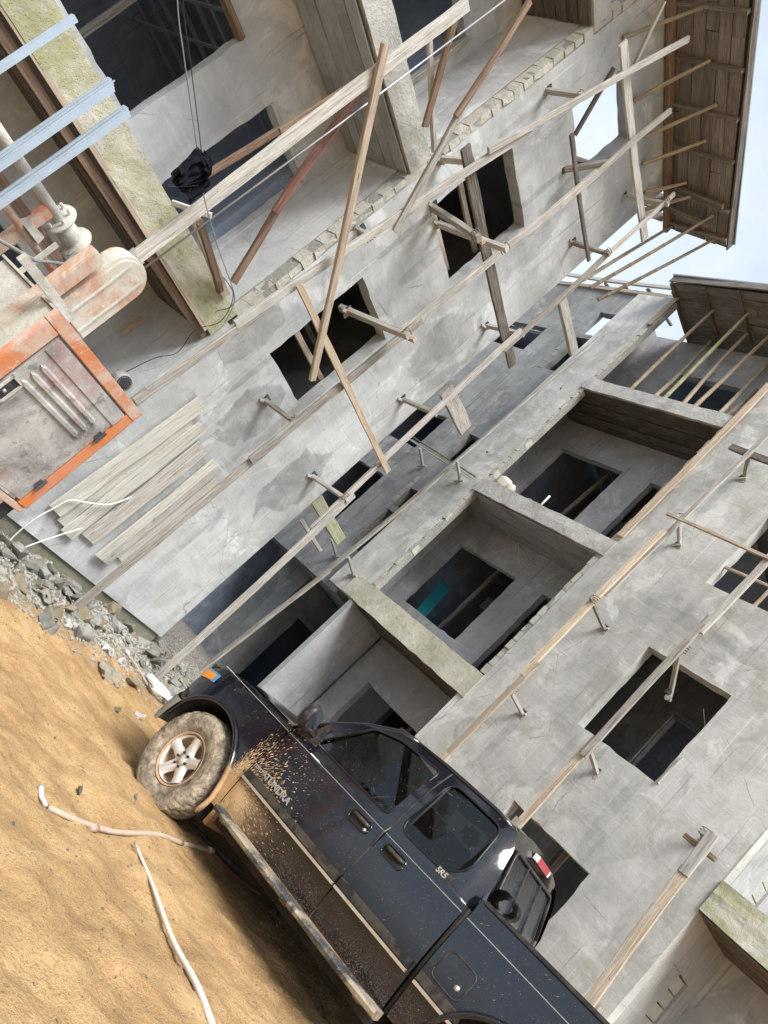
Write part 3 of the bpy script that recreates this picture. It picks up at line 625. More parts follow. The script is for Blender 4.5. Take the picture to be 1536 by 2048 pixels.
for z0, z1, m in ((G1, 3.34, 'slab_green2'), (G2, 6.4, 'slab'), (G3, 9.52, 'slab')):
    bm = bmesh.new(); n = 18; rings = []; a, b = (1.0 if z0 > 3 else .55), 4.46
    for i in range(n + 1):
        x = a + (b - a) * i / n; jj = lambda: random.uniform(-.009, .009)
        rings.append([bm.verts.new(p) for p in ((x, -.03 + jj(), z0 + jj()), (x, -.034 + jj(), (z0 + z1) / 2 + jj()), (x, -.028 + jj(), z1 + jj()), (x, .3, z1), (x, .3, z0))])
    for i in range(n):
        for q in range(5): bm.faces.new((rings[i][q], rings[i][(q + 1) % 5], rings[i + 1][(q + 1) % 5], rings[i + 1][q]))
    bm.faces.new(rings[0]); bm.faces.new(rings[-1][::-1])
    bm_obj('slab_edge', bm, M[m], RB)
    box('floor_slab', .14, 8.5, .302, 6, z1 - .16, z1 - .003, M['plaster_dark'], RB)
for k in range(6):
    y = .02 + k * .19
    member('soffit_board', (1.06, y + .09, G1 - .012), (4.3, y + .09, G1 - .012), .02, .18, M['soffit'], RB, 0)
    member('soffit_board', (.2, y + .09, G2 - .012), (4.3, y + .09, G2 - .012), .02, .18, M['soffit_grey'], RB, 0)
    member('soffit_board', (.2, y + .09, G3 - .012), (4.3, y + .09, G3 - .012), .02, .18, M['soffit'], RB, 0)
# recess back wall
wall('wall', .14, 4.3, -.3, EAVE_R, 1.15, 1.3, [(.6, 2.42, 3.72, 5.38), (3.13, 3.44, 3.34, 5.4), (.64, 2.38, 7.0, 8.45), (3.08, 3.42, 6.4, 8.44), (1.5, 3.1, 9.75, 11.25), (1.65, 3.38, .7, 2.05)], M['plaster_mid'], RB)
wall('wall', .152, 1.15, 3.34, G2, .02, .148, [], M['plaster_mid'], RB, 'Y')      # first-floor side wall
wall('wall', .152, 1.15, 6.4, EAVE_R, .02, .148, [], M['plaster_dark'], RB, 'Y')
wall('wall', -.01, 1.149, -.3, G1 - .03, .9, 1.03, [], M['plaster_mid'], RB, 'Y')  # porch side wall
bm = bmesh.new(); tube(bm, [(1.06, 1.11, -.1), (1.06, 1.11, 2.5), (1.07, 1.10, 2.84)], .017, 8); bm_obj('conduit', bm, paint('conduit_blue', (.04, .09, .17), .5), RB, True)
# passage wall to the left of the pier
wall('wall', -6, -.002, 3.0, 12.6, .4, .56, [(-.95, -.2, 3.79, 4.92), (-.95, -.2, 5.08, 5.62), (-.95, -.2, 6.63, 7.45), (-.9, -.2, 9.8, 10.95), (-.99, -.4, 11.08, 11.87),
     (-3.4, -2.0, 4.0, 5.57), (-3.4, -2.0, 6.54, 7.61), (-3.4, -2.0, 10.2, 11.03)], M['plaster_dark'], RB)
for z in (3.79, 4.92, 6.63, 9.8):
    for q in range(5): box('block', -1.08 + random.uniform(-.04, .01), -.962, .392, .55, z + q * .21, z + q * .21 + .198, M['mortar'], RB, .004)
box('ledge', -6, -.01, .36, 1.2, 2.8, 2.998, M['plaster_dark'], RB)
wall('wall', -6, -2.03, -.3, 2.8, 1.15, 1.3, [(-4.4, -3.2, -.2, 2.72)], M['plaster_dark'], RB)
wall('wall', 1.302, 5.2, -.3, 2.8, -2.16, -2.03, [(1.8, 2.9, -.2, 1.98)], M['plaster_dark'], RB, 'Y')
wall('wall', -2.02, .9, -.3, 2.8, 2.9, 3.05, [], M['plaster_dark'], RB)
box('lintel', -2.03, -1.98, 1.7, 3.0, 1.98, 2.1, M['mortar'], RB)
# interiors
for (x, y, z0, z1) in ((1.0, 2.1, 3.3, 6.1), (1.7, 2.6, 3.3, 6.1), (2.3, 1.9, 3.3, 6.1), (1.2, 2.0, 6.4, 9.2), (2.1, 2.5, 6.4, 9.2), (6.5, 1.2, 6.3, 9.2), (7.1, 1.6, 6.3, 9.2), (6.6, 1.3, -.2, 2.9), (2.2, 2.2, -.2, 2.9), (-.6, 1.4, 3, 6.1), (-2.6, 1.6, 3, 6.1), (-.7, 1.4, 6.3, 9.2)):
    member('room_prop', (x, y, z0), (x + random.uniform(-.2, .2), y, z1), .09, .06, M['wood_grey'], RB)
for (x, z) in ((1.2, 5.0), (1.3, 8.1), (6.7, 4.9)): box('room_beam', x - .6, x + 1.6, 2.9, 3.1, z, z + .3, M['plaster_dark'], RB)
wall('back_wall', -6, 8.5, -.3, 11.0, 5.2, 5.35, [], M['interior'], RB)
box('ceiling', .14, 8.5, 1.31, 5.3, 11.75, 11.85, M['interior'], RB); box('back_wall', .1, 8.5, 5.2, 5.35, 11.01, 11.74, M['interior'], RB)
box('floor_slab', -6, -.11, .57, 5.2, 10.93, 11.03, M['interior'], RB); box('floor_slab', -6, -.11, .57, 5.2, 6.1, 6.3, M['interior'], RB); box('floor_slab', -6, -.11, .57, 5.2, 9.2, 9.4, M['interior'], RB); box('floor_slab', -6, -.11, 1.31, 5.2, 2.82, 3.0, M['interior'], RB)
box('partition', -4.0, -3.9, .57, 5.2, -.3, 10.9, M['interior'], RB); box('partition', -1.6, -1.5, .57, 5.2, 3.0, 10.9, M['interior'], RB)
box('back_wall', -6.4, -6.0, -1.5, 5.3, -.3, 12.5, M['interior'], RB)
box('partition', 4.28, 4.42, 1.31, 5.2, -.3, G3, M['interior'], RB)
box('partition', -.1, .0, .57, 5.2, 3.0, 9.3, M['interior'], RB)
wall('partition', 4.43, 8.6, 3.34, G2, 2.6, 2.72, [(5.7, 6.9, 3.4, 5.3)], M['plaster_dark'], RB)
for x in (5.66, 6.94): member('door_frame', (x, 2.57, 3.36), (x, 2.57, 5.36), .07, .06, M['steel'], RB, 0)
member('door_frame', (5.64, 2.57, 5.36), (6.96, 2.57, 5.36), .07, .06, M['steel'], RB, 0)
# next bay at the far right
wall('wall', .202, 1.6, -.3, 2.84, 8.6, 8.73, [(.76, 1.18, .9, 2.26)], M['white_wall'], RB, 'Y')
wall('wall', .202, 1.6, 3.26, EAVE_R, 8.6, 8.73, [(.9, 1.3, 3.3, 5.1)], M['white_wall'], RB, 'Y')
for q in range(7): box('block', 8.615, 8.70, .77, 1.17, .92 + q * .19, 1.095 + q * .19, M['block'], RB, .006)
for q in range(9): box('block', 8.615, 8.70, .91, 1.29, 3.32 + q * .195, 3.5 + q * .195, M['block'], RB, .006)
wall('wall', 8.6, 10.2, -.3, EAVE_R, 1.6, 1.75, [], M['plaster_in'], RB)
bm = bmesh.new(); add_box(bm, 8.735, 10.2, -.03, .3, 2.84, 3.25)
bmesh.ops.subdivide_edges(bm, edges=bm.edges[:], cuts=4, use_grid_fill=True)
for v in bm.verts: v.co += Vector((0, random.uniform(-.008, .008), random.uniform(-.008, .008)))
bm_obj('slab_edge', bm, M['slab_green'], RB)
box('floor_slab', 8.735, 10.2, .302, 1.59, 3.1, 3.24, M['plaster_dark'], RB)
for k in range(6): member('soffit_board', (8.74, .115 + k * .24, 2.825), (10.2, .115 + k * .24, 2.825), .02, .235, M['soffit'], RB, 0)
# eaves and timber plates
for k in range(8):
    y = -.36 + k * .2; x = .95
    while x < 9:
        l = random.uniform(1.5, 2.5); x2 = min(9, x + l)
        member('eaves_board', (x, y + .1, EAVE_R + .06 + random.uniform(-.006, .006)), (x2 - .01, y + .1, EAVE_R + .06), .022, .192, M['soffit_roof'], RB, 0); x = x2
for i in range(11):
    x = 1.0 + i * .78; member('eaves_batten', (x, -.38, EAVE_R + .012), (x + .03, 1.15, EAVE_R + .012), .06, .07, M['wood_dark'], RB)
member('fascia', (.93, -.40, EAVE_R + .12), (9, -.40, EAVE_R + .12), .16, .03, M['soffit_roof'], RB)
box('roof_sheet', .9, 9, -.46, 2.2, EAVE_R + .2, EAVE_R + .22, M['steel'], RB, .01)
member('wall_plate', (-3.5, .42, 12.66), (1.0, .38, 12.64), .12, .08, M['wood_tan'], RB)
member('wall_plate', (-3.5, .30, 12.92), (1.0, .26, 12.86), .10, .05, M['wood_pale'], RB)
member('wall_plate', (.95, -.06, EAVE_R + .05), (.95, .6, EAVE_R + .55), .10, .06, M['wood_tan'], RB)
member('gable_board', (1.04, -.03, 11.3), (1.04, -.03, 12.2), .12, .03, M['wood_tan'], RB)
for x in (-1.6, -1.0, -.3, .4): member('rafter_stub', (x, .3, 12.75), (x, 1.6, 13.1), .08, .05, M['wood_dark'], RB)

# ------------------------------------------------------------------ scaffolds (timber nailed together, tied into the walls)
def scaffold(parent, members, putlogs, wall_of):
    for kind, _t, A, B, wd, th, m in members:
        if kind == 'rod':
            bm = bmesh.new(); tube(bm, [A, ((A[0] + B[0]) / 2 + .01, (A[1] + B[1]) / 2, (A[2] + B[2]) / 2), B], wd / 2, 6); bm_obj('tie_rod', bm, M[m], parent, True); continue
        member({'pole': 'pole', 'brace': 'brace', 'plank': 'ledger', 'cross': 'cleat', 'rail': 'ledger', 'batten': 'batten'}[kind], A, B, wd * .86, th, M[m], parent)
    for (x, z, o, z2, wd) in putlogs:
        member('putlog', (x, .12, z), (x + random.uniform(-.03, .03), -o - .07, z2), wd, wd * .8, M['wood_pale' if random.random() < .6 else 'wood_grey'], parent)
        pm = hull_mesh('mortar_patch', random.uniform(.05, .08), .010, random.uniform(.05, .09), 16, int(x * 77 + z * 13)); o_ = link('mortar_patch', pm, M['mortar'], wall_of); o_.location = (x + .03, -.002, z - .02)
        box('putlog_hole', x - .055, x + .03, -.018, .0, z + .02, z + .075, M['machine_dark'], wall_of, .008)  # dark box on the wall face, drawn for the shade inside a hole
        bm = bmesh.new(); cz = (z2 - z) / (o + .12)
        tube(bm, [(x + .062 * math.cos(t * .8), -o + .035 * math.sin(t * .8), z2 - .03 + .0045 * t) for t in range(26)], .006, 5); bm_obj('lashing', bm, M['rope'], parent, True)
        if wd >= .09: member('putlog', (x + .08, .1, z + .06), (x + .1, -o - .09, z2 + .05), .06, .06, M['wood_tan'], parent)
        if random.random() < .75: member('wedge', (x - .09, -.015, z - .05), (x + .06, -.03, z + .03), .035, .025, M['wood_pale'], parent, 0)
SL = thing('timber_scaffold', 'weathered timber scaffold of tall poles and ledgers on the left building', 'scaffold', (LP[0], LP[1], 0), LA)
scaffold(SL, L_MEMBERS, L_PUTLOGS, LB)
member('pole', (-1.62, -.75, 0), (-1.63, -.75, 2.85), .15, .04, M['wood_pale'], SL)
member('pole', (-.42, -.62, 0), (-.39, -.62, 2.2), .11, .04, M['wood_grey'], SL)
SR = thing('timber_scaffold', 'light timber scaffold poles with stub putlogs on the right building', 'scaffold', (RP[0], RP[1], 0), RA)
scaffold(SR, R_MEMBERS, R_PUTLOGS, RB)
for x, z, m in ((5.44, 2.1, 'wood_tan'), (6.86, 2.15, 'wood_tan'), (8.79, 1.4, 'wood_tan')): member('pole', (x, -.64, -.2), (x, -.62, z), .12, .04, M[m], SR)
# tied bundle of thin rods between passage and pier
for i, (dz, m) in enumerate(((0, 'wood_pale'), (.05, 'wood_dark'), (-.05, 'wood_pale'))): member('tie_batten', (-1.35, -.25 - .03 * i, 6.35 + dz), (.95, -.12 - .02 * i, 6.22 + dz), .025, .03, M[m], SR, 0)
for (x, y, z) in ((-1.2, .38, 6.2), (.55, 0, 6.1), (.45, 0, 3.25), (-.9, .38, 3.4)):
    member('prop', (x, y, z), (x + .1, y - .5, z + .12), .06, .05, M['wood_pale'], SR); member('wedge', (x - .12, y - .03, z - .07), (x + .12, y - .04, z + .02), .04, .03, M['wood_pale'], SR, 0)

ORD = ('first', 'second', 'third', 'fourth', 'fifth', 'sixth', 'seventh', 'eighth', 'ninth')
for i, (A, B) in enumerate(sorted(L_BAMBOO, key=lambda q: q[1][0])):
    o = bamboo('bamboo_prop', lw(*A), lw(*B), .032, M['bamboo'])
    tag(o, f'{ORD[i]} dry bamboo prop from the left under the eaves of the left building', 'bamboo prop', 'bamboo props under the left eaves')
for i, (A, B) in enumerate(sorted(R_BAMBOO, key=lambda q: q[0][0])):
    o = bamboo('bamboo_prop', rw(A[0], A[1], 9.52), rw(*B), .042, M['bamboo_green' if i == 2 else 'bamboo'])
    tag(o, f'{ORD[i]} bamboo pole from the left standing on the top balcony of the right building', 'bamboo prop', 'bamboo poles on the top balcony')

# boards nailed over a low opening in the left wall
WBD = thing('window_boarding', 'old form boards nailed side by side over the low left wall', 'boards', (LP[0], LP[1], 0), LA)
for (A, B, wd, y, m) in (((.46, 0, .66), (.60, 0, 2.66), .21, .06, 'wood_cement'), ((.66, 0, .60), (.74, 0, 2.42), .13, .03, 'wood_cement'), ((.82, 0, .55), (.88, 0, 2.5), .20, .055, 'wood_cement'), ((1.08, 0, .66), (1.13, 0, 2.35), .24, .04, 'wood_pale'), ((1.36, 0, .58), (1.40, 0, 2.35), .13, .085, 'wood_cement'), ((1.50, 0, .58), (1.53, 0, 2.3), .11, .07, 'wood_cement'), ((1.64, 0, .72), (1.72, 0, 2.22), .14, .03, 'wood_cement')):
    member('board', (A[0], -y, A[2]), (B[0], -y, B[2]), wd, .028, M[m], WBD)

# ------------------------------------------------------------------ things on and against the left building
ch = thing('steel_stud', 'widest bundle of shiny pale steel channels upright at far left', 'steel channel', (-3.12, 4.52, gz(-3.12, 4.52)), R(-35), 'upright steel channels')
def studs(parent, n, wd, top):
    for i in range(n):
        x = (i - (n - 1) / 2) * wd; bm = bmesh.new(); t = .006
        add_box(bm, x - wd * .46, x + wd * .46, -t, t, 0, top - i * .02); add_box(bm, x - wd * .46, x - wd * .46 + .006, t, .035, 0, top - i * .02); add_box(bm, x + wd * .46 - .006, x + wd * .46, t, .035, 0, top - i * .02)
        add_box(bm, x - wd * .12, x + wd * .12, -t - .006, -t, 0, top - .005)
        bm_obj('channel', bm, M['zinc'], parent)
studs(ch, 3, .046, 3.24)
ch = thing('steel_stud', 'middle-width pair of shiny pale steel channels, nearest the moss-stained beam end', 'steel channel', (-2.99, 4.62, gz(-2.99, 4.62)), R(-33), 'upright steel channels'); studs(ch, 2, .05, 3.22)
ch = thing('steel_stud', 'single narrow shiny steel channel in the top left corner', 'steel channel', (-3.42, 4.30, gz(-3.42, 4.3)), R(-38), 'upright steel channels'); studs(ch, 1, .045, 3.26)

# dark garment hung on the scaffold
J = thing('hanging_jacket', 'crumpled dark jacket hung on the scaffold beside the mossy slab', 'jacket', tuple(lw(-1.98, -.86, 3.3)), LA)
def cloth_blob(name, c, rx, ry, rz, seed, parent, tilt=0.0):
    bm = bmesh.new(); bmesh.ops.create_icosphere(bm, subdivisions=4, radius=1)
    for v in bm.verts:
        p = v.co.copy(); f = 1 + .16 * mnoise.noise(p * 2.1 + Vector((seed, 0, 0))) + .16 * math.sin(p.x * 9 + 2.2 * mnoise.noise(p * 2 + Vector((0, seed, 0))) * 3) * .45 + .06 * mnoise.noise(p * 6 + Vector((seed, 2, 0)))
        q = Vector((p.x * rx, p.y * ry, p.z * rz)) * f
        if p.z < 0: q.x *= 1 + .25 * p.z * math.sin(seed)
        q = Matrix.Rotation(tilt, 3, 'Y') @ q; v.co = q + Vector(c)
    return bm_obj(name, bm, M['cloth'], parent, True)
def drape(name, pts_top, pts_bot, seed, parent, amp=.022, nf=5.0):
    # cloth hanging between an upper and a lower edge polyline, gathered into folds
    bm = bmesh.new(); nu, nv = 30, 22; G = []
    def at(P, t): q = t * (len(P) - 1); i = min(int(q), len(P) - 2); return Vector(P[i]).lerp(Vector(P[i + 1]), q - i)
    for j in range(nv + 1):
        v = j / nv; row = []
        for i in range(nu + 1):
            u = i / nu; p = at(pts_top, u).lerp(at(pts_bot, u), v)
            f = math.sin(u * nf * 6.28 + 2.5 * mnoise.noise(Vector((u * 2, v * 2, seed))) + v * 1.5); f = f * abs(f) ** .3
            p.y += amp * (.4 + .9 * v) * f - .03 * math.sin(math.pi * u) + .025 * mnoise.noise(Vector((u * 4, v * 4, seed + 3)))
            p.x += .012 * mnoise.noise(Vector((u * 5, v * 3, seed + 7))); p.z += .014 * mnoise.noise(Vector((u * 6, v * 3, seed + 9)))
            row.append(bm.verts.new(p))
        G.append(row)
    for j in range(nv):
        for i in range(nu): bm.faces.new((G[j][i], G[j][i + 1], G[j + 1][i + 1], G[j + 1][i]))
    bmesh.ops.solidify(bm, geom=bm.faces[:], thickness=.008); return bm_obj(name, bm, M['cloth'], parent, True)
drape('back', [(-.15, 0, .46), (-.04, 0, .475), (.08, 0, .42), (.14, 0, .36)], [(-.10, -.02, .14), (-.02, -.02, .10), (.07, -.02, .15), (.16, -.02, .22)], 1.0, J)
drape('front', [(-.12, -.05, .45), (0, -.05, .44), (.10, -.05, .38)], [(-.12, -.06, .22), (-.04, -.07, .12), (.02, -.06, .20)], 4.0, J, .026, 4)
drape('sleeve', [(.06, -.06, .40), (.12, -.06, .37), (.16, -.05, .33)], [(.09, -.05, .16), (.13, -.06, .13), (.17, -.05, .15)], 7.0, J, .016, 2.5)
drape('collar', [(-.13, -.06, .48), (-.03, -.07, .49), (.07, -.06, .43)], [(-.10, -.09, .40), (0, -.10, .38), (.09, -.08, .35)], 9.0, J, .02, 3)
bm = bmesh.new(); tube(bm, [(-.08, -.06, .02), (-.03, -.07, .1), (.03, -.07, .2), (.08, -.06, .28)], .008, 6); bm_obj('zip', bm, M['black_rubber'], J, True)

def cable(name, pts, r, m, label, group=None):
    n = []; P = [Vector(p) for p in pts]
    for i in range(len(P) - 1):
        p0, p1, p2, p3 = P[max(i - 1, 0)], P[i], P[i + 1], P[min(i + 2, len(P) - 1)]
        for q in range(7):
            t = q / 7; n.append(.5 * ((2 * p1) + (p2 - p0) * t + (2 * p0 - 5 * p1 + 4 * p2 - p3) * t * t + (3 * p1 - p0 - 3 * p2 + p3) * t ** 3))
    n.append(P[-1]); bm = bmesh.new(); tube(bm, n, r, 6); return tag(bm_obj(name, bm, m, None, True), label, 'cable', group)
BLK, GRY, WHT = M['black_rubber'], paint('cable_grey', (.2, .21, .22), .5), paint('cable_white', (.72, .72, .70), .5)
cable('electric_cable', [lw(-3.9, -.85, 4.6), lw(-3.07, -.85, 4.15), lw(-2.78, -.85, 4.02), lw(-2.14, -.85, 3.76), lw(-1.82, -.86, 3.62), lw(-1.34, -.85, 3.5), lw(-.75, -.85, 3.38), lw(-.4, -.3, 3.3)], .0055, GRY, 'grey cable sagging down past the hanging jacket')
cable('electric_cable', [lw(-3.9, -.87, 4.7), lw(-3.1, -.87, 4.21), lw(-2.75, -.87, 4.05), lw(-2.16, -.87, 3.80), lw(-1.95, -.87, 3.7)], .004, BLK, 'thin black cable ending at the hanging jacket')
cable('electric_cable', [lw(-.33, -.05, 2.2), lw(-.28, -.1, 2.52), lw(-.16, -.1, 2.75), lw(-.24, -.1, 3.04), lw(-.14, -.12, 3.33), lw(-.28, -.1, 3.6), lw(-.5, -.05, 3.62)], .005, BLK, 'black wire looping from the round lamp fitting to the mossy slab')
cable('electric_cable', [lw(-.3, -.14, 2.3), lw(-.2, -.14, 2.5), lw(-.13, -.14, 2.9), lw(-.06, -.1, 3.3), lw(-.2, -.12, 3.55), lw(-.1, -.16, 3.3)], .004, GRY, 'thin grey wire beside the mossy slab end')
cable('hose', [lw(.2, -.5, .05), lw(.34, -.14, .06), lw(.32, -.12, .41), lw(.38, -.12, .7), lw(.43, -.12, .86), lw(.6, -.12, .96), lw(.82, -.13, 1.12), lw(.97, -.09, 1.34)], .009, WHT, 'white cable curling up over the nailed form boards')
cable('hose', [lw(.25, -.6, .02), lw(.43, -.22, .1), lw(.49, -.2, .24), lw(.64, -.2, .52), lw(.82, -.14, .73)], .008, WHT, 'white cable running straight up to the second form board')

LF = thing('lamp_fitting', 'round dark ribbed lamp fitting on the grey wall beside the orange machine', 'lamp', tuple(lw(-.3, -.02, 2.1)), LA)
bm = bmesh.new(); lathe(bm, [(.0, -.12), (.06, -.12), (.075, -.115), (.08, -.10), (.08, 0)], 28); bm_obj('cap', bm, M['machine_dark'], LF, True)
bm = bmesh.new(); lathe(bm, [(.083, -.118), (.096, -.118), (.098, -.06), (.09, 0)], 28); bm_obj('ring', bm, paint('fitting_grey', (.28, .29, .29), .6), LF, True)
bm = bmesh.new()
for i in range(22):
    t = 2 * math.pi * i / 22; add_box(bm, .07 * math.cos(t) - .004, .07 * math.cos(t) + .004, -.126, -.12, .07 * math.sin(t) - .004, .07 * math.sin(t) + .004)
bm_obj('teeth', bm, M['steel'], LF)
box('bracket', -.06, .06, 0, .06, -.06, .06, M['wood_grey'], LF)

# ------------------------------------------------------------------ orange hoist / mixer with its engine cabinet
MX, MY = -1.77, 5.73; MG = gz(MX, MY)
HM = thing('site_hoist', 'orange engine hoist splashed with cement, at the left edge', 'machine', (MX, MY, 0), math.atan2(.908, .42))
box('cabinet', -1.13, -.015, .03, .72, .87, 1.90, M['machine_grey'], HM)
box('frame_rail', -1.15, 0, -.01, .05, 1.83, 1.92, M['orange'], HM, 0, .006); box('frame_rail', -1.15, 0, .05, .74, 1.905, 1.925, M['machine_grey'], HM, 0, .004)
box('frame_rail', -.095, .002, -.012, .05, .85, 1.828, M['orange_clean'], HM, 0, .006); box('frame_rail', -1.152, -1.02, -.012, .05, .85, 1.828, M['orange'], HM, 0, .006)
box('frame_rail', -1.15, .002, -.008, .05, .80, .848, M['orange'], HM, 0, .006); box('frame_rail', .003, .02, .0, .74, .85, 1.92, M['orange'], HM)
D = box('door', -1.0, -.105, -.012, .02, .875, 1.815, M['cab_door'], HM, 0, .005)
box('door_fold', -1.0, -.105, -.02, -.0125, 1.70, 1.81, M['cab_door'], D, 0, .003)
for z in (1.62, 1.545, 1.47):
    bm = bmesh.new()
    pts = [(-.93, z - .0), (-.90, z + .022), (-.27, z + .022), (-.235, z + .0), (-.27, z - .022), (-.90, z - .022)]
    lo = [bm.verts.new((x, -.0125, q)) for x, q in pts]; hi = [bm.verts.new((x * .98 - .009, -.026, (q - z) * .55 + z - .004)) for x, q in pts]
    bm.faces.new(hi)
    for i in range(6): bm.faces.new((lo[i], lo[(i + 1) % 6], hi[(i + 1) % 6], hi[i]))
    bm_obj('louvre', bm, M['cab_door'], D)
box('latch_recess', -.99, -.90, -.016, -.0125, 1.30, 1.44, M['machine_dark'], D); 
for (a, b, c, d) in ((-1.0, -.985, 1.28, 1.46), (-.905, -.89, 1.28, 1.46), (-1.0, -.89, 1.28, 1.295), (-1.0, -.89, 1.445, 1.46)): box('latch_frame', a, b, -.03, -.0128, c, d, M['machine_grey'], D)
bm = bmesh.new(); lathe(bm, [(0, -.03), (.012, -.03), (.014, -.016)], 12, c=(-.945, 0, 1.35)); bm_obj('latch', bm, M['steel'], D, True)
for z in (1.58, 1.05):
    bm = bmesh.new(); tube(bm, [(-.1, -.026, z - .05), (-.1, -.026, z + .05)], .013, 8); add_box(bm, -.14, -.1, -.02, -.0125, z - .03, z + .03); bm_obj('hinge', bm, M['machine_dark'], D)
# belt guard with rounded top
bm = bmesh.new(); prof = [(-1.0, 1.93), (-1.0, 2.42)] + [(-.83 - .17 * math.cos(math.pi * i / 10), 2.42 + .15 * math.sin(math.pi * i / 10)) for i in range(1, 10)] + [(-.66, 2.42), (-.66, 1.93)]
a = [bm.verts.new((x, .22, z)) for x, z in prof]; b = [bm.verts.new((x, .40, z)) for x, z in prof]; n = len(prof)
bm.faces.new(a); bm.faces.new(b[::-1])
for i in range(n): bm.faces.new((a[i], a[(i + 1) % n], b[(i + 1) % n], b[i]))
bmesh.ops.bevel(bm, geom=[e for e in bm.edges if abs(e.verts[0].co.y - e.verts[1].co.y) < .01], offset=.02, segments=2, affect='EDGES')
GD = bm_obj('belt_guard', bm, M['orange_splashed'], HM)
for x in (-.92, -.76): box('guard_rib', x, x + .012, .206, .222, 1.95, 2.5, M['machine_grey'], GD)
box('post', -1.17, -1.06, .20, .30, 1.5, 2.36, M['orange_splashed'], HM, 0, .008); box('post', -1.15, -1.07, .85, .93, -.0, 2.35, M['orange'], HM, 0, .006); box('post', -2.2, -2.12, .85, .93, -.0, 2.35, M['orange'], HM, 0, .006)
bm = bmesh.new(); tube(bm, [(-.62, .95, 2.38), (-2.4, .9, 2.38)], .042, 16); bm_obj('winch_shaft', bm, M['machine_grey'], HM, True)
bm = bmesh.new(); lathe(bm, [(.0, -.98), (.13, -.98), (.135, -.97), (.13, -.96), (.06, -.955), (.075, -.93), (.08, -.80), (.07, -.775), (.13, -.77), (.135, -.76), (.13, -.75), (.055, -.745), (.055, -.60), (0, -.6)], 30, 'X', (0, .95, 2.38)); DR = bm_obj('winch_drum', bm, M['machine_grey'], HM, True)
for i in range(6):
    t = i * math.pi / 3; bm = bmesh.new(); tube(bm, [(-.99, .95 + .095 * math.cos(t), 2.38 + .095 * math.sin(t)), (-1.02, .95 + .095 * math.cos(t), 2.38 + .095 * math.sin(t))], .012, 6); bm_obj('bolt', bm, M['machine_grey'], DR)
bm = bmesh.new(); tube(bm, [(-.62, .86, 2.12), (-2.4, .82, 2.14)], .026, 12); bm_obj('frame_tube', bm, M['orange'], HM, True)
bm = bmesh.new(); add_box(bm, -2.4, -.7, .9, .96, 2.235, 2.25); add_box(bm, -2.4, -.7, .9, .908, 2.17, 2.235); bm_obj('frame_angle', bm, M['wood_brown'], HM)
box('flat_brace', -1.02, -.98, .70, .71, 1.72, 2.24, M['machine_grey'], HM)
box('clamp', -1.16, -1.02, .80, .9, 2.15, 2.21, M['machine_grey'], HM, .01)
bm = bmesh.new(); tube(bm, [(-.78, .82, 2.32), (-1.0, .5, 2.18), (-1.3, .3, 2.02), (-1.8, .2, 1.85)], .012, 8); bm_obj('hose', bm, GRY, HM, True)
box('tie_bar', -1.5, -.95, .1, .14, 1.93, 1.99, M['machine_grey'], HM)
bm = bmesh.new(); tube(bm, [(-1.92 + .12 * math.cos(t * .5), .55, 1.95 + .16 * math.sin(t * .5)) for t in range(14)], .018, 8); bm_obj('rope_coil', bm, M['white_scrap'], HM, True)
for x, y in ((-1.12, .06), (-.06, .06), (-1.12, .68), (-.06, .68)): box('leg', x - .03, x + .03, y - .03, y + .03, MG - .05, .82, M['machine_dark'], HM)
box('skid', -1.3, .0, .03, .1, MG - .02, MG + .08, M['machine_dark'], HM); box('skid', -1.3, .0, .64, .71, MG - .02, MG + .08, M['machine_dark'], HM)

# ------------------------------------------------------------------ rubble
V = [hull_mesh(f'chunk_shape_{i}', 1, random.uniform(.6, .9), random.uniform(.35, .7), random.randint(9, 16), i) for i in range(10)]
M['chunk3'] = concrete('rubble_earthy', (.22, .18, .12), (.36, .30, .22), .1, 14, 1.0)
for i, me in enumerate(V): me.materials.append(M['chunk3'] if i in (3, 7) else (M['chunk'] if i % 2 == 0 else M['chunk2']))
def chunk(p, s, i=None, sink=.3):
    me = V[random.randrange(10) if i is None else i]; o = bpy.data.objects.new('rubble_chunk', me); COL.objects.link(o)
    o.location = (p[0], p[1], gz_full(p[0], p[1]) + s * (.5 - sink)); o.scale = (s, s, s)
    o.rotation_euler = (random.uniform(-.6, .6), random.uniform(-.6, .6), random.uniform(0, 6.28))
    return o
def rub_pt():
    a, d = random.uniform(-.6, 5.2), abs(random.gauss(0, .62)) + .05
    if a > 3.3: d = random.uniform(-.8, 1.0)
    return lw(a, -min(d, 1.2 + .12 * max(0, a)), 0)
for i in range(150):
    p = rub_pt(); s = random.choice((.05, .06, .08, .09, .11, .14, .17, .2))
    o = chunk(p, s); tone = {'rubble_concrete': 'pale grey', 'rubble_block': 'dark grey', 'rubble_earthy': 'earthy brown'}[o.data.materials[0].name]
    a_ = (p.x - LP[0]) * L_DX[0] + (p.y - LP[1]) * L_DX[1]
    where = 'under the nailed form boards' if a_ < 1.1 else ('between the two scaffold pole feet' if a_ < 2.7 else ('at the corner of the left building' if a_ < 3.8 else 'in the passage ahead of the truck'))
    tag(o, f"{'small' if s < .075 else 'fist-sized' if s < .12 else 'large'} {tone} broken chunk in the rubble {where}", 'rubble', 'rubble chunks along the left building')
for (x, y, s) in ((.28, -.42, .17), (.12, -.55, .20), (.42, -.30, .12)):
    o = chunk(lw(x, y, 0), s, random.choice((0, 2, 4)), 0.0); tag(o, 'large pale concrete lump in the heap under the orange machine', 'rubble', 'large lumps under the machine')
